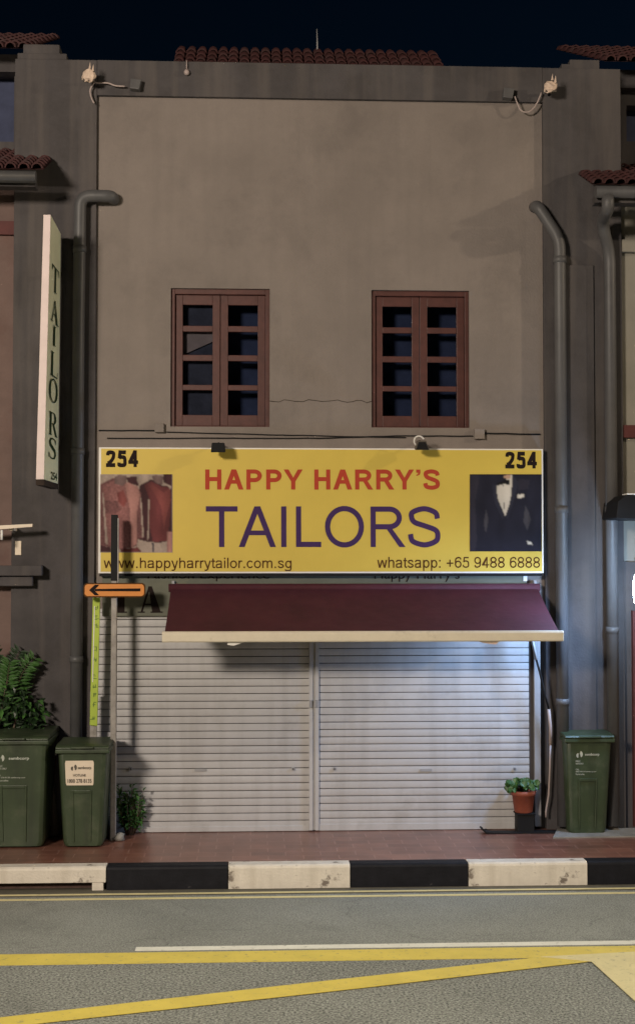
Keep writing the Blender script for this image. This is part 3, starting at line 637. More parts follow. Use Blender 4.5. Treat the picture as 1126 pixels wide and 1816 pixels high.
def picture(x0, x1, y0, y1, shapes, base):
    from mathutils import noise
    NX, NY = 84, 92; col = []
    bb = [(min(p[0] for p in q), max(p[0] for p in q), min(p[1] for p in q), max(p[1] for p in q)) for _, q in shapes]
    for j in range(NY+1):
        for i in range(NX+1):
            x = x0+(x1-x0)*i/NX; y = y0+(y1-y0)*j/NY; c = PC[base]; u = .5
            for k in range(len(shapes)-1, -1, -1):
                if bb[k][0] <= x <= bb[k][1] and bb[k][2] <= y <= bb[k][3] and inside(x, y, shapes[k][1]):
                    c = PC[shapes[k][0]]; u = (x-bb[k][0])/max(1, bb[k][1]-bb[k][0]); break
            n1 = noise.noise((x*.32, y*.32, 3.0)); n2 = noise.noise((x*.06, y*.025, 9.0)); n3 = noise.noise((x*.9, y*.9, 1.0))
            f = (1+c[3]*(.7*n1+.5*n3))*(1+.35*n2)*(1-c[4]*.75*abs(2*u-1.05)**1.6)
            col.append(Vector((c[0]*f, c[1]*f, c[2]*f)))
    for _ in range(1):
        o_ = list(col)
        for j in range(NY+1):
            for i in range(NX+1):
                a_ = Vector(); w_ = 0
                for (di, dj, g) in ((0,0,4),(1,0,2),(-1,0,2),(0,1,2),(0,-1,2)):
                    ii, jj = i+di, j+dj
                    if 0 <= ii <= NX and 0 <= jj <= NY: a_ += o_[jj*(NX+1)+ii]*g; w_ += g
                col[j*(NX+1)+i] = a_/w_
    b = MB().use(M['sheet'])
    for j in range(NY+1):
        for i in range(NX+1): b.v.append(at(x0+(x1-x0)*i/NX, y0+(y1-y0)*j/NY, YT-.001))
    for j in range(NY):
        for i in range(NX): q = j*(NX+1)+i; b.face((q, q+NX+1, q+NX+2, q+1))
    o = b.build('printed_picture', None, sign); ca = o.data.color_attributes.new('print', 'FLOAT_COLOR', 'POINT')
    for k, c in enumerate(col): ca.data[k].color = (max(0, c.x), max(0, c.y), max(0, c.z), 1)
    return o
def zp(pts, ox, oy, s): return [(ox+x/s, oy+y/s) for (x, y) in pts]
def zl(*pts): return zp(pts, 170, 830, 7.507)
def zr_(*pts): return zp(pts, 820, 830, 7.04)
picture(178, 306, 841, 980, [
    ('greyl', zl((60,90),(250,90),(200,140),(75,210))), ('redd', zl((410,120),(540,110),(600,200),(560,240),(420,190))), ('greyl', zl((560,95),(735,85),(730,135),(580,240),(540,160))),
    ('redd', zl((905,80),(1020,80),(1020,845),(960,845),(1000,240),(900,190))), ('neck', zl((740,110),(800,90),(905,110),(880,235),(780,200))),
    ('redd', zl((580,235),(740,145),(800,200),(880,230),(960,240),(1005,300),(1000,640),(955,975),(850,995),(700,985),(560,950))),
    ('red', zl((640,230),(740,180),(880,250),(960,245),(1000,330),(985,700),(950,970),(760,985),(700,700),(720,420))),
    ('redl', zl((700,225),(760,215),(900,330),(985,260),(1000,430),(950,600),(905,820),(870,520),(790,360))),
    ('greyl', zl((700,420),(716,420),(700,960),(686,960))),
    ('greyl', zl((560,975),(700,1000),(950,990),(950,1120),(600,1120),(500,1080))), ('grey', zl((745,1000),(775,1000),(780,1118),(755,1118))), ('lap', zl((950,850),(1020,850),(1020,1120),(950,1120))),
    ('pinkd', zl((60,215),(230,130),(400,120),(410,195),(560,250),(600,330),(645,930),(560,950),(545,1040),(340,1085),(60,1030))),
    ('pink', zl((95,230),(240,170),(385,215),(440,440),(460,700),(450,1060),(310,1075),(160,1020),(130,700),(105,420))),
    ('lap', zl((380,215),(430,190),(560,250),(590,360),(545,600),(550,1000),(470,1060),(455,560),(420,370))),
    ('neck', zl((245,130),(300,90),(410,100),(400,200),(350,240),(250,210))), ('pinkd', zl((130,430),(290,440),(330,560),(220,620),(125,600))),
    ('redl', zl((280,330),(370,290),(420,440),(370,520),(300,450))), ('greyl', zl((85,330),(100,330),(160,1010),(130,1020))), ('greyl', zl((590,400),(605,400),(640,910),(618,925))),
    ('red', zl((330,1085),(560,1055),(610,1118),(330,1118))), ('redd', zl((60,1030),(200,1060),(200,1118),(55,1118)))], 'greyl')
picture(833, 960.5, 841, 978, [
    ('navyl', zr_((100,85),(220,85),(160,420),(180,900),(160,1035),(100,1035))), ('satin', zr_((370,200),(430,215),(440,380),(530,610),(500,640),(400,420))), ('satin', zr_((625,80),(700,180),(640,420),(560,640),(535,610),(605,330))), ('navyl', zr_((690,130),(840,150),(820,260),(690,280))), ('grey', zr_((785,470),(830,560),(855,650),(810,780),(760,670))),
    ('grey', zr_((295,520),(325,640),(310,720),(290,815),(262,680))), ('shirt', zr_((430,220),(500,200),(590,80),(625,80),(610,330),(580,470),(535,605),(435,370))), ('skin', zr_((510,90),(600,85),(590,140),(520,125))),
    ('black', zr_((430,190),(530,150),(585,140),(585,210),(520,200),(450,215))), ('grey', zr_((508,210),(516,210),(520,510),(512,510))), ('shirt', zr_((690,335),(705,325),(720,335),(735,318),(750,330),(768,325),(775,365),(685,378))), ('shirt', zr_((805,910),(860,930),(885,970),(850,950),(820,958)))], 'navy')
# sign floodlights
for (px, py, lb, mm) in ((387, 794, 'solid black floodlight over the yellow sign, above the word HAPPY', 'black'), (748, 790, 'grey-black floodlight over the yellow sign with a white cord loop on top', 'ink')):
    p = at(px, py, -.33); t = thing('floodlight', (p.x, -.001, p.z+.06), lb, 'floodlight', 'floodlights over the yellow sign')
    b = MB(); w0, w1 = (.058, .066) if mm == 'black' else (.038, .064)
    b.hexa([(p.x-w1, -.37, p.z-.045), (p.x+w1, -.37, p.z-.045), (p.x+w1, -.27, p.z-.03), (p.x-w1, -.27, p.z-.03), (p.x-w0, -.35, p.z+.045), (p.x+w0, -.35, p.z+.045), (p.x+w0, -.27, p.z+.05), (p.x-w0, -.27, p.z+.05)])
    b.build('housing', M[mm], t, bevel=.006)
    b = MB(); b.tube([(p.x, -.27, p.z+.02), (p.x, -.16, p.z+.055), (p.x, -.002, p.z+.06)], .012, 8); b.build('arm', M['black'], t)
    b = MB(); b.poly([(p.x-w1*.9, -.372, p.z-.04), (p.x+w1*.9, -.372, p.z-.04), (p.x+w0*.85, -.354, p.z+.03), (p.x-w0*.85, -.354, p.z+.03)]); b.build('lens', M['black'], t)
    if mm == 'ink':
        b = MB(); c = at(743, 781, -.3); b.tube([(c.x+.045*math.cos(R(k)), -.3, c.z+.045*math.sin(R(k))-.005) for k in range(20, 250, 15)], .008, 6); b.build('cord', M['white'], t)

# old board under the yellow sign
a, c = at(181, 1097, -.05), at(934, 1019, -.05)
old = thing('old_signboard', ((a.x+c.x)/2, -.05, a.z), 'dull green old signboard with black serif capitals, half hidden by sign and awning', 'sign')
b = MB(); b.box(a.x, c.x, -.05, -.022, a.z+.02, c.z+.15); b.build('board', M['oldsign'], old, bevel=.004)
b = MB(); e = at(931, 1026, -.055); b.box(e.x-.015, e.x+.02, -.056, -.03, e.z-.025, e.z+.03); b.build('end_cap', M['white'], old)
b = MB(); X0 = at(191, 1087, -.053); cw = at(244, 1087, -.053).x-X0.x; hh = at(212, 1040, -.053).z-X0.z
for k, ch in enumerate('TAILORS'): put_serif(b, ch, X0+Vector((cw*(k+.05), 0, 0)), (cw*.92, 0, 0), (0, 0, hh), (0, -1, 0), True)
b.build('lettering', M['letter_black'], old)
b = MB(); rect_text(b, 'Fashion Experience', 262, 478, 1012, 1031, -.053); rect_text(b, 'Happy Harry’s', 664, 815, 1010, 1032, -.053); b.build('lettering', M['letter_black'], old)

# ================================================================== awning
YA = -1.0
bl, br_ = at(287.5, 1138, YA), at(999, 1120, YA); tl = at(303, 1040, -.10); tr = at(956, 1043, -.10)
zt = (tl.z+tr.z)/2-.01; zb0, zb1 = (at(300, 1138.5, YA).z+at(980, 1138.5, YA).z)/2, (at(300, 1120, YA).z+at(980, 1119, YA).z)/2
aw = thing('awning', ((bl.x+br_.x)/2, -.05, zt), 'maroon fabric awning with a cream front bar over the shutters', 'awning')
b = MB(); n = 14; x0, x1 = tl.x+.0, br_.x-.035
for j in range(n):
    for i in range(24):
        def P(u, v):
            y = -.10+(YA+.10)*v; s = -.018*math.sin(math.pi*v)
            return Vector((x0+(x1-x0)*u, y, zt+(zb1-.012-zt)*v+s+.004*math.sin(u*9)*math.sin(math.pi*v)))
        b.poly([P(i/24, j/n), P((i+1)/24, j/n), P((i+1)/24, (j+1)/n), P(i/24, (j+1)/n)], True)
b.build('canopy', M['maroon'], aw)
prof = [(YA-.02, zb0+.012), (YA-.012, zb0), (YA+.03, zb0), (YA+.035, zb1), (YA-.01, zb1), (YA-.024, zb1-.018)]
b = MB(); b.prism([(bl.x, y, z) for (y, z) in prof], (br_.x-bl.x, 0, 0)); fb = b.build('front_bar', M['cream_bar'], aw, bevel=.004)
b = MB(); b.tube([(x0-.02, -.085, zt+.005), (x1+.02, -.085, zt+.005)], .038, 14); b.build('roller', M['maroon'], aw)
for xx in (x0+.02, x1-.02):
    b = MB(); b.box(xx-.012, xx+.012, -.09, -.002, zt-.07, zt+.07); b.build('bracket', M['galv'], aw)
    b = MB(); s = 1 if xx < 1 else -1
    b.tube([(xx+s*.06, -.07, zt-.10), (xx+s*.55, -.5, zt-.26), (xx+s*.12, YA+.04, zb0+.05)], .016, 8); b.build('folding_arm', M['alu'], aw)
b = MB()
for pts in ([(405, 1137), (440, 1137), (414, 1145.5), (403, 1144)], ):
    b.prism([at(x, y, YA+.02) for (x, y) in pts], (0, .01, 0))
b.build('torn_flap', M['white'], aw)
b = MB(); b.prism([at(x, y, YA+.02) for (x, y) in [(846, 1137), (886, 1137), (880, 1143.5), (858, 1141)]], (0, .01, 0)); b.build('torn_flap', M['plastic_pale'], aw)
# crank rod and cord hanging from the awning
cr = thing('crank_rod', at(946, 1142, -.3), 'thin bent crank rod with a pale lower end hanging from the right of the awning', 'crank')
ptsc = [(944, 1136), (947, 1150), (951, 1170), (957, 1192), (967, 1235), (973, 1258), (976, 1290), (976, 1320), (975, 1365), (973, 1410), (968, 1440), (968, 1450)]
Yc = [-.26, -.25, -.24, -.22, -.18, -.16, -.14, -.13, -.12, -.12, -.12, -.12]
W_ = [at(x, y, Y) for (x, y), Y in zip(ptsc, Yc)]
b = MB(); b.tube(W_[:3], .015, 8); b.build('ferrule', M['alu'], cr)
b = MB(); b.tube(W_[2:6], .010, 8); b.build('rod', M['black'], cr)
b = MB(); b.tube(W_[5:8], .015, 8); b.build('grip', M['hose'], cr)
b = MB(); b.tube(W_[7:], .009, 8); b.build('cord', M['hose'], cr)
b = MB(); b.tube([W_[0], W_[0]+Vector((.0, .02, .14))], .02, 8); b.build('hanger', M['galv'], cr)

# ================================================================== hanging sign on the left pier
o_t0, o_t1, o_b0, o_b1 = at(77, 387, -.8), at(90, 388, -.8), at(63.5, 850, -.8), at(78, 852, -.8)
i_t1, i_b1 = at(108, 410, -.17), at(103, 857, -.17)
i_t1.z = (i_t1.z+o_t1.z)/2; o_t1.z = o_t0.z = i_t1.z+.02
zbm = (i_b1.z+o_b1.z)/2; i_b1.z = zbm; o_b1.z = o_b0.z = zbm+.004
th = Vector((o_t1.x-o_t0.x, 0, 0))
hs = thing('hanging_sign', (o_b1.x, -.045, zbm), 'tall narrow projecting sign with TAILORS in vertical serif letters on the left pier', 'sign')
b = MB().use(M['lime_sign_face']); b.use(M['pink_edge']); b.use(M['lime_sign_face'])
b.hexa([o_b0, o_b1, i_b1, i_b1-th, o_t0, o_t1, i_t1, i_t1-th]); b.m[2] = 1; b.build('sign_box', None, hs, bevel=.004)
b = MB(); b.hexa([o_b0-Vector((0,0,.05)), o_b1-Vector((0,0,.05)), i_b1-Vector((0,0,.05)), i_b1-th-Vector((0,0,.05)), o_b0-Vector((0,0,.001)), o_b1-Vector((0,0,.001)), i_b1-Vector((0,0,.001)), i_b1-th-Vector((0,0,.001))]); b.build('lower_cap', M['soil'], hs)
Nf = Vector((1, 0, 0)); ux = (i_t1-o_t1); ux.z = 0
def onface(u, z):                                # u from the outer edge to the wall; z height
    t = (z-o_b1.z)/(o_t1.z-o_b1.z); A = o_b1.lerp(o_t1, t); B = i_b1.lerp(i_t1, t); p = A.lerp(B, u); p.z = z; return p+Vector((.003, 0, 0))
b = MB()
for ch, y0, y1 in (('T', 473, 518), ('A', 532, 572), ('I', 577, 612), ('L', 624, 667), ('O', 671, 713), ('R', 731, 772), ('S', 776, 814)):
    z0, z1 = at(95, y1, -.5).z, at(95, y0, -.5).z
    p00 = onface(.2, z0); p10 = onface(.86, z0); p01 = onface(.2, z1)
    put_serif(b, ch, p00, (p10-p00)/.8, p01-p00, (1, 0, 0))
z0, z1 = at(95, 850, -.5).z, at(95, 836, -.5).z
put_text(b, '254', onface(.45, z0), onface(.9, z0), onface(.45, z1), .02); b.build('lettering', M['letter_green'], hs)
for f_ in (.15, .85):
    z = zbm+(i_t1.z-zbm)*f_; p = onface(1, z); b = MB(); b.box(p.x-.05, p.x-.02, -.175, -.04, z-.02, z+.02); b.build('bracket', M['black'], hs)

# ================================================================== road sign on a pole, lime banner
pb = gr(201, 1492); YP = pb.y
pole = thing('arrow_sign', (pb.x, YP, 0), 'orange arrow sign pointing left on a thin grey pole beside the shutter', 'road sign')
zt_ = at(203, 1030, YP).z; ztt = at(203, 913, YP).z; pxx = at(202, 1200, YP).x
b = MB(); b.box(pxx-.026, pxx+.026, YP-.026, YP+.026, 0, zt_+.0); b.build('pole', M['pole'], pole, bevel=.008)
b = MB(); b.box(pxx-.030, pxx+.028, YP-.03, YP+.03, zt_+.001, ztt); b.build('pole_extension', M['black'], pole, bevel=.004)
b = MB(); b.box(pxx+.029, pxx+.037, YP-.028, YP+.02, zt_-.04, ztt-.03); b.build('edge_strip', M['pole'], pole)
s0, s1 = at(148, 1059.5, YP-.05), at(258, 1034, YP-.05)
def rrect(x0, x1, z0, z1, r_, y, n=6):
    o_ = []
    for (cx, cz, a) in ((x1-r_, z1-r_, 0), (x0+r_, z1-r_, 90), (x0+r_, z0+r_, 180), (x1-r_, z0+r_, 270)):
        for k in range(n+1): o_.append((cx+r_*math.cos(R(a+90*k/n)), y, cz+r_*math.sin(R(a+90*k/n))))
    return o_
yp = YP-.055
b = MB(); b.prism(rrect(s0.x, s1.x, s0.z, s1.z, .035, yp), (0, .02, 0)); pl = b.build('sign_plate', M['letter_brown'], pole)
b = MB(); b.prism(rrect(s0.x+.012, s1.x-.012, s0.z+.011, s1.z-.011, .028, yp-.002), (0, .003, 0)); b.build('sign_face', M['orange'], pole)
b = MB(); cz = (s0.z+s1.z)/2; ya_ = yp-.0045
def apx(x, dz): return (at(x, 1047, ya_).x, ya_, cz+dz)
b.poly([apx(168, -.009), apx(249, -.011), apx(249, .016), apx(168, .011)])
ya_ -= .001
b.poly([apx(158, .0), apx(168, .048), apx(176, .048), apx(167, .0)]); b.poly([apx(158, .0), apx(167, .0), apx(176, -.046), apx(168, -.046)]); b.build('arrow', M['letter_black'], pole)
b = MB(); b.box(pxx-.04, pxx+.04, YP-.034, YP+.034, cz-.02, cz+.02); b.build('clamp', M['pole'], pole)

YB = -.24
c0, c1, c2, c3 = at(159, 1287, YB), at(172.5, 1288, YB), at(177.5, 1060, YB), at(164.5, 1060, YB)
bn = thing('banner_sign', (c0.x, YB, 0), 'narrow lime green vertical banner strip on a post beside the left downpipe', 'banner')
b = MB(); b.prism([c0, c1, c2, c3], (0, .02, 0)); b.build('panel', M['lime'], bn, bevel=.004)
b = MB(); b.prism([at(163.5, 1210, YB-.003), at(165, 1210, YB-.003), at(168.5, 1075, YB-.003), at(167, 1075, YB-.003)], (0, .002, 0)); b.build('panel_edge', M['white'], bn)
b = MB()
def lean(y): return 171.5+(1060-y)*(6.5/228)
for y in (1080, 1096, 1112, 1150, 1172, 1200, 1220, 1234, 1248, 1274):   # worn, unreadable characters in a column
    x = lean(y); yy = YB-.002
    for k in range(4):
        dx = rng.uniform(-2.5, 2.5); dy = rng.uniform(-4, 4); hz = rng.random() < .5; l = rng.uniform(2, 3.2)
        q = [(x+dx-l, y+dy-.6), (x+dx+l, y+dy-.6), (x+dx+l, y+dy+.6), (x+dx-l, y+dy+.6)] if hz else [(x+dx-.6, y+dy-l), (x+dx+.6, y+dy-l), (x+dx+.6, y+dy+l), (x+dx-.6, y+dy+l)]
        b.poly([at(u, v, yy-.0003*k) for (u, v) in q])
b.build('lettering', M['lime_ink'], bn)
b = MB(); b.box(c0.x+.0, c0.x+.06, YB+.022, YB+.06, 0, c0.z+.3); b.build('post', M['pole'], bn)

# ================================================================== bins
def wheelie_bin(cx, yf, wt, wb, dt, h, label, sticker):
    """cx: centre; yf: front foot; wt/wb: body width at rim and foot; dt: depth; h: full height"""
    t = thing('wheelie_bin', (cx, yf+dt/2, 0), label, 'bin', 'green wheelie bins on the pavement')
    hb = h*.945; k = .5; df = .07                       # the front leans out towards the rim
    def fx(z): return (wb+(wt-wb)*(z/hb))/2
    def fy(z): return yf-df*(z/hb)
    def by(z): return yf+dt*.86+(dt*.10)*(z/hb)
    b = MB()
    zs = [.015, .05, hb*.5, hb*.58, hb*.6, hb]
    rings = []
    def ring(z, inset=0):
        x = fx(z)-inset; r_ = .045
        pts = [(x-r_, fy(z)), (x-.013, fy(z)+.013), (x, fy(z)+r_), (x, by(z)-r_), (x-.013, by(z)-.013), (x-r_, by(z)), (-x+r_, by(z)), (-x+.013, by(z)-.013), (-x, by(z)-r_), (-x, fy(z)+r_), (-x+.013, fy(z)+.013), (-x+r_, fy(z))]
        return [Vector((cx+p[0], p[1], z)) for p in pts]
    n0 = len(b.v); rr = [ring(.012, .012)]+[ring(z) for z in (.05, hb*.3, hb*.62, hb)]; m_ = 12
    for q in rr: b.v += q
    for i in range(len(rr)-1):
        for j in range(m_): b.face((n0+i*m_+j, n0+i*m_+(j+1) % m_, n0+(i+1)*m_+(j+1) % m_, n0+(i+1)*m_+j), j not in (11,))
    b.face([n0+j for j in reversed(range(m_))]); b.face([n0+(len(rr)-1)*m_+j for j in range(m_)])
    # raised panel and ribs on the lower front
    for (u0, u1, z0, z1, pr) in ((-.48, -.40, .06, .585, .008), (.34, .40, .06, .585, .012), (-.40, .34, .555, .585, .010)):
        def Q(u, z, o_): return (cx+u*2*fx(z*hb)*.5*1.0 if False else cx+u*fx(z*hb), fy(z*hb)-o_, z*hb)
        b.hexa([Q(u0, z0, pr), Q(u1, z0, pr), Q(u1, z0, -.01), Q(u0, z0, -.01), Q(u0, z1, pr), Q(u1, z1, pr), Q(u1, z1, -.01), Q(u0, z1, -.01)])
    b.build('body', M['bin'], t, bevel=.004)
    b = MB(); x = wt/2+.018; zf = fy(hb)
    b.box(cx-x, cx+x, zf-.028, by(hb)+.012, hb-.035, hb+.004); b.build('rim', M['bin'], t, bevel=.010)
    b = MB(); n = 8; z0 = hb+.006; prof = [(zf-.034, z0), (zf-.034, z0+.012), (zf-.02, z0+.024), (zf+.05, z0+.034), (yf+dt*.5, h-.008), (yf+dt*.86, h-.002), (by(hb)+.03, h-.012), (by(hb)+.03, z0)]
    b.prism([(cx-x+.004, y, z) for (y, z) in prof], (2*x-.008, 0, 0)); b.box(cx-.10, cx+.10, zf-.058, zf-.02, z0+.004, z0+.02); ld = b.build('lid', M['bin'], t, bevel=.012)
    b = MB(); hy = by(hb)+.055; b.tube([(cx-x*.8, by(hb), hb-.01), (cx-x*.8, hy, hb+.02), (cx+x*.8, hy, hb+.02), (cx+x*.8, by(hb), hb-.01)], .015, 8); b.build('handle', M['bin'], t)
    for sx in (-1, 1):
        b = MB(); xw = cx+sx*(wb/2+.012); yw_ = by(0)+.01; b.tube([(xw-.022, yw_, .10), (xw+.022, yw_, .10)], .10, 20); b.build('wheel', M['rubber'], t)
    # print / sticker on the front
    def fp(u, z, o_=.003): return Vector((cx+u*fx(z), fy(z)-o_, z))
    def swoosh(b, u, z, s, o_):                         # round emblem of two leaning drops
        c = fp(u, z, o_); 
        b.poly([c+Vector((s*(.25+.62*math.cos(R(a))), 0, s*(.08+.85*math.sin(R(a))))) for a in range(-80, 100, 15)]+[c+Vector((s*.02, 0, s*.2)), c+Vector((s*.2, 0, -s*.1))])
        b.poly([c+Vector((s*(-.45+.42*math.cos(R(a))), -.0004, s*(-.25+.6*math.sin(R(a))))) for a in range(60, 290, 15)])
    zz = hb
    if sticker:
        b = MB(); u0, u1 = -.72, .46; a0, a1 = hb*.635, hb*.885
        b.prism([fp(u0+.03, a0, .003), fp(u1-.02, a0, .003), fp(u1, a0+.02, .003), fp(u1, a1-.02, .003), fp(u1-.03, a1, .003), fp(u0+.03, a1, .003), fp(u0, a1-.02, .003), fp(u0, a0+.02, .003)], (0, .002, 0)); stk = b.build('sticker', M['sticker'], t)
        b = MB(); swoosh(b, -.36, hb*.815, .030, .006)
        put_text(b, 'sembcorp', fp(-.2, hb*.79, .006), fp(.36, hb*.79, .006), fp(-.2, hb*.83, .006), .02)
        put_text(b, 'HOTLINE', fp(-.40, hb*.725, .006), fp(.14, hb*.725, .006), fp(-.40, hb*.75, .006), .02)
        put_text(b, '1800 278 8135', fp(-.64, hb*.66, .006), fp(.38, hb*.66, .006), fp(-.64, hb*.70, .006), .02)
        b.build('lettering', M['ink'], stk)
    else:
        b = MB(); swoosh(b, -.42, hb*.835, .034, .003)
        put_text(b, 'sembcorp', fp(-.18, hb*.815, .003), fp(.46, hb*.815, .003), fp(-.18, hb*.85, .003), .03)
        for (z, l, tx) in ((.765, .22, 'PUBLIC'), (.74, .36, 'WASTE ONLY'), (.68, .16, 'CALL'), (.655, .94, '1800 278 8135 sembcorp.com'), (.63, .40, 'No hot ashes')):
            put_text(b, tx, fp(-.6, hb*(z-.008), .003), fp(-.6+l, hb*(z-.008), .003), fp(-.6, hb*(z+.009), .003), .01)
        b.build('lettering', M['bin_print'], t)
    return t
yL = gr(150, 1504).y
q0, q1 = gr(112, 1503.5), gr(183, 1503.5)
wheelie_bin((q0.x+q1.x)/2, yL, .435, q1.x-q0.x, .46, at(150, 1308, yL+.36).z, 'smaller green wheelie bin with a white sticker, beside the grey pole', True)
qx = gr(77, 1504).x
wheelie_bin(qx-.245, gr(60, 1504.5).y, .565, .49, .66, at(50, 1289, yL+.5).z, 'large green wheelie bin without a sticker, under the leafy fern', False)
q0, q1 = gr(1009, 1481), gr(1076, 1480); yR = (q0.y+q1.y)/2
rb = wheelie_bin((q0.x+q1.x)/2, yR, .43, q1.x-q0.x, .30, at(1040, 1294, yR+.2).z, 'green wheelie bin standing alone by the right pier with faded white print', False)

# broom between the bins
bp_ = gr(98, 1470); t = thing('broom', (bp_.x, -.1, 0), 'red-handled broom standing behind the gap between two green bins', 'broom')
p0, p1, p2 = at(97, 1340, -.12), at(93, 1392, -.14), at(96, 1418, -.15)
b = MB(); b.tube([p0, p1], .016, 8); b.build('handle', M['letter_red'] if False else M['wood'], t)
b = MB(); b.tube([p0, p0+Vector((.0, 0, .025))], .02, 8); b.build('handle_end', M['white'], t)
b = MB(); b.tube([p1, p2, Vector((p2.x, -.16, .02))], [.014, .02, .055], 10); b.build('bristles', M['ink'], t)

# ================================================================== plants
def leaf(b, p, d, up, L, W, fold=.25):
    d = d.normalized(); s = d.cross(up)
    if s.length < 1e-3: s = d.orthogonal()
    s.normalize(); n = s.cross(d)
    A = p; B = p+d*L*.45+s*W*.5+n*W*fold; Cc = p+d*L-n*L*.12; D = p+d*L*.45-s*W*.5+n*W*fold; Mm = p+d*L*.5
    b.poly([A, B, Mm], False); b.poly([B, Cc, Mm]); b.poly([Cc, D, Mm]); b.poly([D, A, Mm])
def rv(): 
    while True:
        v = Vector((rng.uniform(-1,1), rng.uniform(-1,1), rng.uniform(-1,1)))
        if .05 < v.length < 1: return v
# fern behind the large bin
fx0 = at(25, 1290, .0).x-.1; fern = thing('fern', (fx0, -.16, 0), 'leafy green fern rising behind the large bin by the left house', 'plant')
b = MB(); b.lathe((fx0, -.16, 0), [(.12, 0), (.15, .3), (.16, .32), (.14, .33)], 20); b.build('pot', M['soil'], fern)
st = MB(); lf = MB(); ld = MB(); ly = MB()
for i in range(17):
    az = rng.uniform(0, 360); e = rng.uniform(.05, .52)
    base = Vector((fx0+rng.uniform(-.05,.05), -.16+rng.uniform(-.05,.05), .34)); hgt = rng.uniform(.95, 1.85)
    dv = Vector((math.cos(R(az))*e, math.sin(R(az))*e*.45, 0))
    if base.y+dv.y > -.08: dv.y = -.02
    pts = []
    for k in range(15):
        t_ = k/14; pts.append(base+dv*(t_**1.5)*1.0+Vector((0, 0, hgt*(t_-.26*t_**3))))
    st.tube(pts, [.007*(1-.8*k/14) for k in range(15)], 5)
    tgt = lf if rng.random() < .5 else ld
    for k in range(6, 15):
        d = (pts[min(k+1, 14)]-pts[k-1]).normalized(); side = d.cross(Vector((0, 1, .2))).normalized()
        for sgn in (-1, 1):
            for rep in (0, .5):
                pp = pts[k].lerp(pts[k-1], rep); ll = .13*(1-.55*abs(k/14-.55))
                leaf(tgt, pp, side*sgn*1.0+d*.5+rv()*.3, Vector((0, -1, .4)), ll, .032)
for k in range(240):                             # broad low leaves under the fronds
    p = Vector((fx0+rng.uniform(-.22, .40), -.16+rng.uniform(-.14, .06), rng.uniform(.95, 1.38)))
    if p.x > fx0+.26 and p.z > 1.25: continue
    leaf((lf, ld, ly)[min(2, int(rng.random()**1.5*3))] if rng.random() < .5 else ld, p, rv()+Vector((.3, -.6, -.2)), Vector((0, -.4, 1)), rng.uniform(.05, .12), rng.uniform(.03, .06))
st.tube([(fx0+.02, -.16, .3), (fx0+.1, -.18, .8), (fx0+.16, -.17, 1.2)], [.02, .015, .008], 6)
ly.build('yellow_leaves', M['leaf_bright'], fern); st.build('stems', M['stem'], fern); lf.build('fronds', M['leaf'], fern); ld.build('fronds', M['leaf_dark'], fern)
# shrub at the pole's foot
sh0 = gr(231, 1481); shrub = thing('shrub', (sh0.x, sh0.y, 0), 'small glossy green shrub growing at the foot of the arrow sign pole', 'plant')
st = MB(); lf = MB(); ld = MB()
top = at(228, 1378, sh0.y).z
for i in range(44):
    a = rng.uniform(0, 6.28); r_ = rng.uniform(.02, .135); h_ = top*rng.uniform(.45, .95)*(1-.35*r_/.125*rng.random())
    p0 = Vector((sh0.x+.03*math.cos(a), sh0.y-.02+.02*math.sin(a), 0)); p1 = Vector((sh0.x+r_*math.cos(a), sh0.y-.03+r_*.6*math.sin(a), h_))
    pm = p0.lerp(p1, .5)+Vector((.02*math.cos(a), .01*math.sin(a), .02)); st.tube([p0, pm, p1], [.005, .004, .002], 5)
    for k in range(13):
        t_ = rng.uniform(.25, 1); p = p0.lerp(p1, t_) + rv()*.012
        leaf(lf if rng.random() < .45 else ld, p, rv()+Vector((math.cos(a)*.5, -.3, .5)), Vector((0, -.4, 1)), rng.uniform(.045, .075), rng.uniform(.022, .034))
st.build('stems', M['stem'], shrub); lf.build('leaves', M['leaf_bright'], shrub); ld.build('leaves', M['leaf_mid'], shrub)
# stone by the pole
p = gr(210, 1491); b = MB(); n0 = 0
prof = [(.001, 0), (.05, .004), (.062, .03), (.05, .055), (.02, .068), (.001, .07)]
b.lathe((0, 0, 0), prof, 12)
b.v = [Vector((v.x*(1+.2*math.sin(5*v.z*20+v.x*30))+p.x, v.y*.8+p.y-.02, v.z*(1+.15*math.sin(v.x*40)))) for v in b.v]
tag(b.build('stone', M['concrete'], None, (p.x, p.y, 0)), 'small grey stone lying at the foot of the arrow sign pole', 'stone')

# flower pot on a black block
YPt = -.13
pc = at(929, 1466, YPt); t = thing('plant_stand', (pc.x, YPt, 0), 'low black block carrying the terracotta flower pot', 'stand')
zt0 = at(929, 1441, YPt).z; zt1 = at(929, 1402, YPt).z
b = MB(); xs0, xs1 = at(915, 1455, YPt).x, at(945, 1455, YPt).x; b.box(xs0, xs1, YPt-.07, YPt+.07, .0, zt0-.012); b.build('block', M['black'], t, bevel=.006)
b = MB(); b.box(xs0-.012, xs1+.012, YPt-.08, YPt+.08, zt0-.0115, zt0-.001); b.build('top_plate', M['black'], t, bevel=.003)
pot = thing('flower_pot', (pc.x, YPt, zt0), 'terracotta flower pot with small dark leaves beside the right shutter rail', 'flower pot')
hp = zt1-zt0; xc = at(928, 1420, YPt).x
b = MB(); b.lathe((xc, YPt, zt0), [(.078, 0), (.084, .01), (.104, hp-.045), (.113, hp-.043), (.117, hp), (.103, hp), (.1, hp-.03)], 28); b.build('pot', M['terracotta'], pot)
b = MB(); b.lathe((xc, YPt, zt0), [(.04, hp-.035), (.099, hp-.03), (.098, hp-.025)], 20); b.build('soil', M['soil'], pot)
st = MB(); lf = MB()
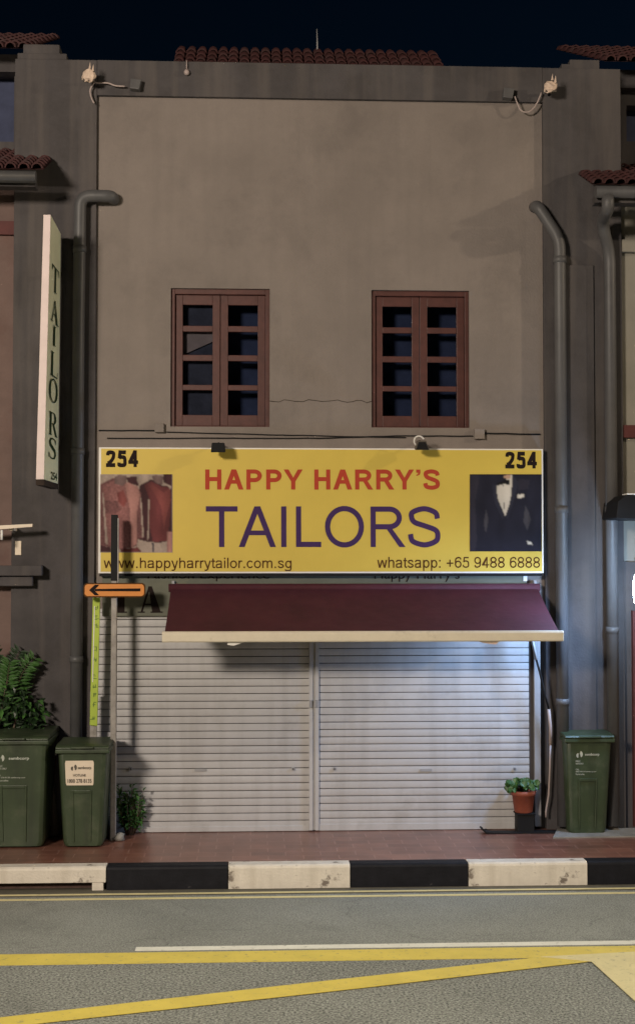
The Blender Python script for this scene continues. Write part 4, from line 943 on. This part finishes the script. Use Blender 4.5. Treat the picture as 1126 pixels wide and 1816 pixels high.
for i in range(22):
    a = rng.uniform(0, 6.28); r_ = rng.uniform(.03, .19); p0 = Vector((xc+.05*math.cos(a), YPt+.05*math.sin(a), zt0+hp-.03)); p1 = Vector((xc+r_*math.cos(a), YPt+min(r_, .1)*math.sin(a), zt0+hp+rng.uniform(.02, .125)*(1.15-r_/.25)))
    st.tube([p0, p0.lerp(p1, .5)+Vector((0, 0, .03)), p1], .003, 5)
    for k in range(4):
        c = p1+rv()*.03; nrm = (rv()+Vector((0, -1.2, .6))).normalized(); u = nrm.orthogonal().normalized(); v = nrm.cross(u); s = rng.uniform(.018, .034)
        lf.poly([c+u*s*math.cos(R(q))*(1-.1*(q == 0))+v*s*math.sin(R(q))+nrm*s*.2*math.cos(R(q*2)) for q in range(0, 360, 40)])
st.build('stems', M['leaf_dark'], pot); lf.build('leaves', M['leaf'], pot)
# dark metal threshold plate with an upturned end
b = MB(); YM = -.10; m0, m1 = at(853, 1467, YM).x, at(990, 1467, YM).x
prof = [(m0-.005, .055), (m0+.03, .02), (m0+.10, .012), (m1, .012), (m1, .001), (m0+.09, .001), (m0+.02, .008), (m0-.02, .045)]
b.prism([(x, YM-.13, z) for (x, z) in prof], (0, .12, 0)); tag(b.build('threshold_plate', M['black'], None, ((m0+m1)/2, YM, 0)), 'flat dark metal plate with an upturned end on the paving below the flower pot', 'metal plate')
# the stand sits behind the plate

# ================================================================== things on the parapet
def blob(b, c, r_, sq=(1, .6, 1.1)):
    n0 = len(b.v); rows, cols = 6, 9
    for i in range(rows+1):
        for j in range(cols):
            th_ = math.pi*i/rows; ph = 2*math.pi*j/cols; k = r_*(.75+.5*rng.random()) if 0 < i < rows else r_*.8
            b.v.append(Vector((c.x+sq[0]*k*math.sin(th_)*math.cos(ph), c.y+sq[1]*k*math.sin(th_)*math.sin(ph), c.z+sq[2]*k*math.cos(th_))))
    for i in range(rows):
        for j in range(cols): b.face((n0+i*cols+j, n0+i*cols+(j+1) % cols, n0+(i+1)*cols+(j+1) % cols, n0+(i+1)*cols+j))
for (px, py, bx, by_, wires, lb1, lb2, tip) in (
        (159, 134, 240, 149, [[(165, 143), (172, 146), (190, 146), (205, 151), (222, 152)], [(168, 144), (160, 158), (162, 172), (167, 182)]], 'old floodlight in torn pale plastic at the left end of the parapet', 'small dark box fixed on the parapet at the end of the straight left wire', (-1, 1)),
        (976, 154, 900, 165, [[(960, 163), (953, 180), (944, 193), (934, 198), (924, 195), (918, 184), (913, 170)]], 'old floodlight in torn pale plastic at the right end of the parapet', 'small dark box fixed on the parapet at the end of the drooping right wire', (1, 1))):
    Y = -.20; c = at(px, py, Y)
    t = thing('parapet_floodlight', (c.x, PD, c.z-.05), lb1, 'floodlight', 'torn floodlights on the parapet')
    b = MB(); b.hexa([c+Vector(q) for q in ((-.06,-.05,-.06),(.05,-.05,-.06),(.045,.03,-.05),(-.05,.03,-.05),(-.05,-.04,.05),(.045,-.04,.055),(.04,.03,.06),(-.045,.03,.06))]); b.build('housing', M['ink'], t, bevel=.006)
    b = MB(); b.tube([c+Vector((0, .03, 0)), (c.x+.02, PD, c.z-.02)], .014, 8); b.build('arm', M['black'], t)
    b = MB(); blob(b, c+Vector((-.005, -.035, -.01)), .062, (1, .55, .95)); b.prism([c+Vector(q) for q in ((-.005, -.05, .05), (.015, -.06, .05), (.01, -.05, .115))], (0, .004, 0)); b.prism([c+Vector(q) for q in ((.02, -.05, .02), (.045, -.06, .03), (.04, -.05, .10))], (0, .004, 0)); b.build('torn_cover', M['plastic_pale'], t)
    b = MB()
    for wv in wires:
        P2 = [at(x, y, PD-.05) for (x, y) in wv]
        sm = []
        for i in range(len(P2)-1):
            for k in range(5):
                t_ = k/5; a_, b_, c_, d_ = P2[max(i-1,0)], P2[i], P2[i+1], P2[min(i+2,len(P2)-1)]
                sm.append(.5*((2*b_)+(c_-a_)*t_+(2*a_-5*b_+4*c_-d_)*t_*t_+(3*b_-a_-3*c_+d_)*t_**3))
        b.tube(sm+[P2[-1]], .008, 6)
    b.build('wire', M['hose'], t)
    c2 = at(bx, by_, PD-.04)
    b = MB(); b.hexa([c2+Vector(q) for q in ((-.05,-.05,-.05),(.04,-.05,-.06),(.04,.05,-.06),(-.05,.05,-.05),(-.04,-.035,.05),(.06,-.035,.04),(.06,.05,.04),(-.04,.05,.05))])
    tag(b.build('junction_box', M['pipe_right'], None, (c2.x, PD, c2.z), bevel=.008), lb2, 'junction box', 'junction boxes on the parapet')
p = at(331, 106, PD-.03); q = at(331, 122, PD-.03); t = thing('hanging_bulb', (q.x, q.y, q.z-.02), 'small white bulb hanging on a short wire over the parapet edge', 'bulb')
b = MB(); b.tube([(p.x, .05, p.z+.015), p, q], .005, 6); b.build('wire', M['hose'], t)
b = MB(); b.lathe((q.x, q.y, q.z-.055), [(.004, 0), (.02, .008), (.027, .028), (.02, .045), (.01, .058)], 12); b.build('bulb', M['hose'], t)
p = at(562, 50, 2.0); q = at(563, 100, 2.0); t = MB(); t.tube([q, q.lerp(p, .55), p], [.010, .007, .004], 8); t.tube([q, q+Vector((0, 0, .08))], .02, 8)
tag(t.build('antenna', M['galv'], None, q), 'thin upright antenna rod behind the middle of the tiled roof', 'antenna')

# ================================================================== the neighbouring houses
def neighbour(side, m_wall, label):
    s = -1 if side == 'l' else 1
    xi = xl if s < 0 else xr; xo = xi+s*5.2; a, c = sorted((xi+s*.001, xo))
    t = thing('neighbour_house', ((a+c)/2, 0, 0), label, 'building')
    ref = 0 if s < 0 else 1126
    zE = at(ref, 330 if s > 0 else 308, -.55).z            # underside of the gutter
    zl_ = at(ref, 120, .5).z
    b = MB(); wall_holes(b, a, c, 2.5, zE+.25, .03, .25, [(a+1.5, a+2.4, 3.9, 5.2), (a+3.3, a+4.2, 3.9, 5.2)]); b.build('wall', m_wall, t)
    b = MB(); b.box(a, c, .0 if s > 0 else .03, .25, 0, 2.5); b.build('lower_wall', M['brown_wall'] if s < 0 else M['grey'], t)
    zU0, zU1 = zE+.2, at(ref, 100 if s < 0 else 128, .55).z
    hx = sorted((xi+s*.24, xi+s*1.6)) if s > 0 else sorted((xi+s*.12, xi+s*1.6))
    b = MB(); wall_holes(b, a, c, zE+.3, zU1, .62, .8, [(hx[0], hx[1], at(ref, 250, .62).z, at(ref, 128 if s < 0 else 186, .62).z)]); b.build('upper_wall', M['grey'], t)
    b = MB(); b.box(a, c, .82, .84, zE, zU1); b.build('dark_room', M['dark'], t)
    b = MB(); b.box(a, c, .50, .64, at(ref, 126 if s < 0 else 155, .5).z, zU1+.01); b.build('lintel', M['grey'], t)
    # pent roof with the eave in front, reaching over the pier
    xe = at(78, 295, -.6).x if s < 0 else at(1050, 320, -.6).x
    ta, tc_ = sorted((xe, xo))
    zEv = at(ref, 299 if s < 0 else 327, -.6).z
    b = MB(); tiles(b, a, c, -.60, zEv, .60, zEv+.50, .115, .048, 9)
    q0_, q1_ = sorted((xe, xi)); tiles(b, q0_, q1_, -.60, zEv, PD-.02, zEv+.24, .115, .048, 5); b.build('pent_roof', M['tile'], t)
    gy = -.60; gz = at(ref, 312 if s < 0 else 340, gy).z
    ga = at(64, 305, gy).x if s < 0 else at(1056, 340, gy).x
    b = MB(); b.tube([(ga, gy, gz), (xo, gy, gz)], .055, 14); b.build('gutter', M['pipe_right'] if s > 0 else M['pipe'], t)
    g2 = at(ref, 326 if s < 0 else 356, -.45).z; b = MB(); gx = sorted((ga+s*.02, xo)); b.box(gx[0], gx[1], -.52, -.38, g2-.035, g2+.035); b.build('eave_beam', M['grey'], t)
    for k in range(5):
        x = xi+s*(.6+k); b = MB(); b.box(x-.04, x+.04, -.379, .03, g2-.03, g2+.03); b.build('eave_bracket', M['grey'], t)
    # top roof
    zt2 = at(ref, 100 if s < 0 else 124, .2).z
    xt = at(56, 95, .2).x if s < 0 else at(1066, 118, .2).x; ta, tc_ = sorted((xi if s < 0 else xi, xo))
    ta2, tc2 = sorted((xt, xo)); b = MB(); tiles(b, ta2, tc2, .05, zt2+.03, 2.2, zt2+.95, .115, .048, 9); b.build('roof', M['tile'], t)
    b = MB(); b.box(a, c, .86, 5.8, 0, zU1-.15); b.build('house_body', M['grey'], t)
    return t, xi, xo, gy, gz, a, c
nl, xi, xo, gy, gz, a, c = neighbour('l', M['brown_wall'], 'brown neighbouring house with a dark red band at the left edge')
z0, z1 = at(10, 416, .0).z, at(10, 392, .0).z; b = MB(); b.box(xo, xi-.001, -.02, .03, z0, z1); b.build('band', M['red_band'], nl)
z0, z1 = at(10, 1040, -.2).z, at(10, 1003, -.2).z; zm = (z0+z1)/2
xq_ = at(74, 1010, -.2).x; b = MB(); b.box(xo, xq_, -.20, PD-.001, zm, z1); b.box(xo, xq_-.09, -.15, PD-.001, z0, zm-.001); b.build('ledge', M['grey'], nl, bevel=.01)
p0, p1 = at(-40, 938, -.3), at(58, 932, -.3); t = thing('wall_bracket', (p1.x, -.05, p0.z), 'pale yellow metal bar standing out from the left house below the hanging sign', 'bracket')
b = MB(); b.hexa([(p0.x,-.33,p0.z-.02),(p1.x,-.33,p1.z-.012),(p1.x,-.27,p1.z-.012),(p0.x,-.27,p0.z-.02),(p0.x,-.33,p0.z+.02),(p1.x,-.33,p1.z+.014),(p1.x,-.27,p1.z+.014),(p0.x,-.27,p0.z+.02)]); b.build('bar', M['sticker'], t)
b = MB(); e = at(18, 938, -.3); b.box(e.x-.02, e.x+.02, -.27, PD if False else .03, e.z-.015, e.z+.015); b.build('support', M['sticker'], t)
b = MB(); e = at(3, 940, -.3); b.tube([(e.x, -.3, e.z), (e.x, -.3, e.z-.09)], .012, 6); b.build('hook', M['white'], t)
p = at(32.5, 972, PD); b = MB(); b.box(p.x-.028, p.x+.028, PD-.014, PD-.001, p.z-.065, p.z+.065)
tg = tag(b.build('notice_plate', M['sticker'], None, (p.x, PD, p.z-.06), bevel=.003), 'small pale yellow upright plate fixed on the left pier below the yellow bar', 'plate')

nr, xi, xo, gy, gz, a, c = neighbour('r', M['cream_wall2'], 'cream and grey neighbouring house with a red eave at the right edge')
z0, z1 = at(1110, 776, .0).z, at(1110, 754, .0).z; b = MB(); b.box(xi+.001, xo, -.02, .03, z0, z1); b.build('band', M['red_band'], nr)
z0, z1 = at(1110, 447, .0).z, at(1110, 425, .0).z; b = MB(); b.box(xi+.001, xo, -.03, .03, z0, z1); b.build('moulding', M['cream_wall2'], nr, bevel=.006)
px0 = at(1078, 352, gy); pv = at(1085, 1000, PY).x
pzz = at(1085, 395, -.2).z
downpipe([(px0.x, gy, gz-.03), (px0.x, gy, gz-.16), (px0.x+.03, -.26, pzz+.0), (pv, PY, pzz-.28), (pv, PY, .05)], .056, M['pipe_right'], nr, [(at(0, 902, PY).z, (pv, PY)), (at(0, 1120, PY).z, (pv, PY))])
b = MB(); b.box(at(1122.5, 1200, -.05).x, at(1122.5, 1200, -.05).x+2, -.06, -.001, .02, at(0, 1085, 0).z); b.build('shop_front', M['red_band'], nr)
# dark hood on the right house and the lit lamp below it
p0, p1 = at(1090, 921, -.5), at(1200, 878, -.5)
t = thing('shop_hood', (p0.x, -.02, p0.z), 'dark boxy hood with a white top edge on the right house', 'hood')
b = MB(); b.prism([(p0.x, -.55, p0.z+.01), (p0.x+.04, -.55, p0.z), (p0.x+1.6, -.55, p0.z), (p0.x+1.6, -.55, p1.z), (p0.x+.09, -.55, p1.z), (p0.x+.02, -.55, p1.z-.06)], (0, .545, 0)); b.build('hood', M['black'], t, bevel=.008)
b = MB(); b.box(p0.x+.1, p0.x+1.6, -.553, -.4, p1.z+.001, p1.z+.012); b.build('top_edge', M['white'], t)
YLm = -.85; lc = at(1135, 1046, YLm)
t = thing('shop_lamp', (lc.x, -.02, lc.z), 'bright bluish-white lamp glowing at the right edge by the downpipe', 'lamp')
b = MB(); b.lathe((lc.x, YLm, lc.z-.14), [(.02, 0), (.05, .03), (.06, .1), (.06, .2), (.045, .27), (.02, .29)], 16); b.build('bulb', emit('lamp_glow', (.48, .70, 1.0), 170), t)
b = MB(); b.tube([(lc.x, YLm, lc.z+.14), (lc.x, YLm, lc.z+.22), (lc.x+.15, YLm+.1, lc.z+.26), (lc.x+.2, -.02, lc.z+.26)], .015, 8); b.build('arm', M['black'], t)
def light(name, kind, loc, power, col, size, parent):
    l = bpy.data.lights.new(name, kind); l.energy = power; l.color = col; l.shadow_soft_size = size
    o = bpy.data.objects.new(name, l); C.objects.link(o); o.parent = parent; o.location = Vector(loc)-WL[parent]; return o
l = bpy.data.lights.new('lamp_light', 'SPOT'); l.energy = LAMP_SHOP; l.color = (.36, .58, 1.0); l.shadow_soft_size = .2; l.spot_size = R(125); l.spot_blend = 1.0
o = bpy.data.objects.new('lamp_light', l); C.objects.link(o); o.parent = t; p = Vector((lc.x-.10, YLm-.02, lc.z-.05)); o.location = p-WL[t]
o.rotation_euler = (Vector((.9, 0, .7))-p).to_track_quat('-Z', 'Y').to_euler()

# ================================================================== unseen lamps that light the street, one added over the road
def street_lamp(x, y, h, armdir, power, col, label, size):
    t = thing('street_lamp', (x, y, ZR), label, 'street lamp', 'street lamps lighting the road')
    b = MB(); b.tube([(x, y, ZR), (x, y, h*.5), (x, y, h)], [.10, .08, .055], 12); b.build('pole', M['galv'], t)
    e = Vector((x, y, h))+Vector(armdir)
    b = MB(); b.tube(elbow([(x, y, h-.3), (x, y, h), (e.x, e.y, h+.1)], .25), .04, 10); b.build('arm', M['galv'], t)
    b = MB(); b.box(e.x-.18, e.x+.18, e.y-.18, e.y+.18, h+.05, h+.17); b.build('lamp_head', M['galv'], t, bevel=.03)
    b = MB(); b.box(e.x-.14, e.x+.14, e.y-.14, e.y+.14, h+.03, h+.049); b.build('lens', emit('street_lens', col, 20), t)
    light('lamp_light', 'POINT', (e.x, e.y, h-.12), power, col, size, t)
street_lamp(16.6, -9.0, 9.0, (-.6, 1.6, 0), LAMP_RIGHT, WARM, 'tall galvanised street lamp down the road to the right', .16)

def lightbox(x, y, z, wx, hz, target, power, col):
    t = thing('light_box', (x, y, ZR), 'plain lit shop lightbox on two posts across the road to the left', 'lightbox')
    d = Vector(target)-Vector((x, y, z)); d.z = 0; d.normalize(); sx_ = Vector((-d.y, d.x, 0)); up = Vector((0, 0, 1)); c = Vector((x, y, z))
    def H(a0, a1, b0, b1, c0, c1): return [c+sx_*u+d*v+up*w_ for w_ in (c0, c1) for (u, v) in ((a0, b0), (a1, b0), (a1, b1), (a0, b1))]
    b = MB(); b.hexa(H(-wx/2-.04, wx/2+.04, -.2, -.01, -hz/2-.04, hz/2+.04)); b.build('case', M['galv'], t)
    b = MB(); b.poly([c+sx_*u+up*w_-d*.005 for (u, w_) in ((-wx/2, -hz/2), (wx/2, -hz/2), (wx/2, hz/2), (-wx/2, hz/2))]); b.build('lit_panel', emit('lit_panel', col, 6), t)
    for u in (-wx*.35, wx*.35):
        q = c+sx_*u-d*.1; b = MB(); b.tube([(q.x, q.y, ZR), (q.x, q.y, z-hz/2-.041)], .06, 10); b.build('post', M['galv'], t)
    l = bpy.data.lights.new('panel_light', 'AREA'); l.shape = 'RECTANGLE'; l.size = wx; l.size_y = hz; l.energy = power; l.color = col
    o = bpy.data.objects.new('panel_light', l); C.objects.link(o); o.parent = t; o.location = c+d*.01-WL[t]; o.rotation_euler = d.to_track_quat('-Z', 'Y').to_euler()
lightbox(-7.4, -15.0, 6.6, 2.2, 1.5, (0.8, 0, 2), LAMP_LEFT, (1.0, .86, .71))

def road_fill_lamp(x, y, h, power, col, label):  # unseen lamp added to brighten the road; its cone spares the facade
    t = thing('street_lamp', (x, y-4.2, ZR), label, 'street lamp', 'street lamps lighting the road'); yp_ = y-4.2
    b = MB(); b.tube([(x, yp_, ZR), (x, yp_, h*.5), (x, yp_, h-.2)], [.11, .09, .065], 12); b.build('pole', M['galv'], t)
    b = MB(); b.tube(elbow([(x, yp_, h-.4), (x, yp_, h+.1), (x, y, h+.2)], .4), .045, 10); b.build('arm', M['galv'], t)
    b = MB(); b.box(x-.17, x+.17, y-.3, y+.3, h+.05, h+.2); b.build('lamp_head', M['galv'], t, bevel=.03)
    b = MB(); b.box(x-.13, x+.13, y-.24, y+.24, h+.03, h+.049); b.build('lens', emit('road_fill_lens', col, 20), t)
    l = bpy.data.lights.new('lamp_light', 'SPOT'); l.energy = power; l.color = col; l.shadow_soft_size = .2; l.spot_size = R(86); l.spot_blend = .55
    o = bpy.data.objects.new('lamp_light', l); C.objects.link(o); o.parent = t; o.location = Vector((x, y, h-.05))-WL[t]
road_fill_lamp(1.2, -6.9, 8.6, 2200, (1.0, .96, .82), 'unseen lamp on a tall pole, added to brighten the road')
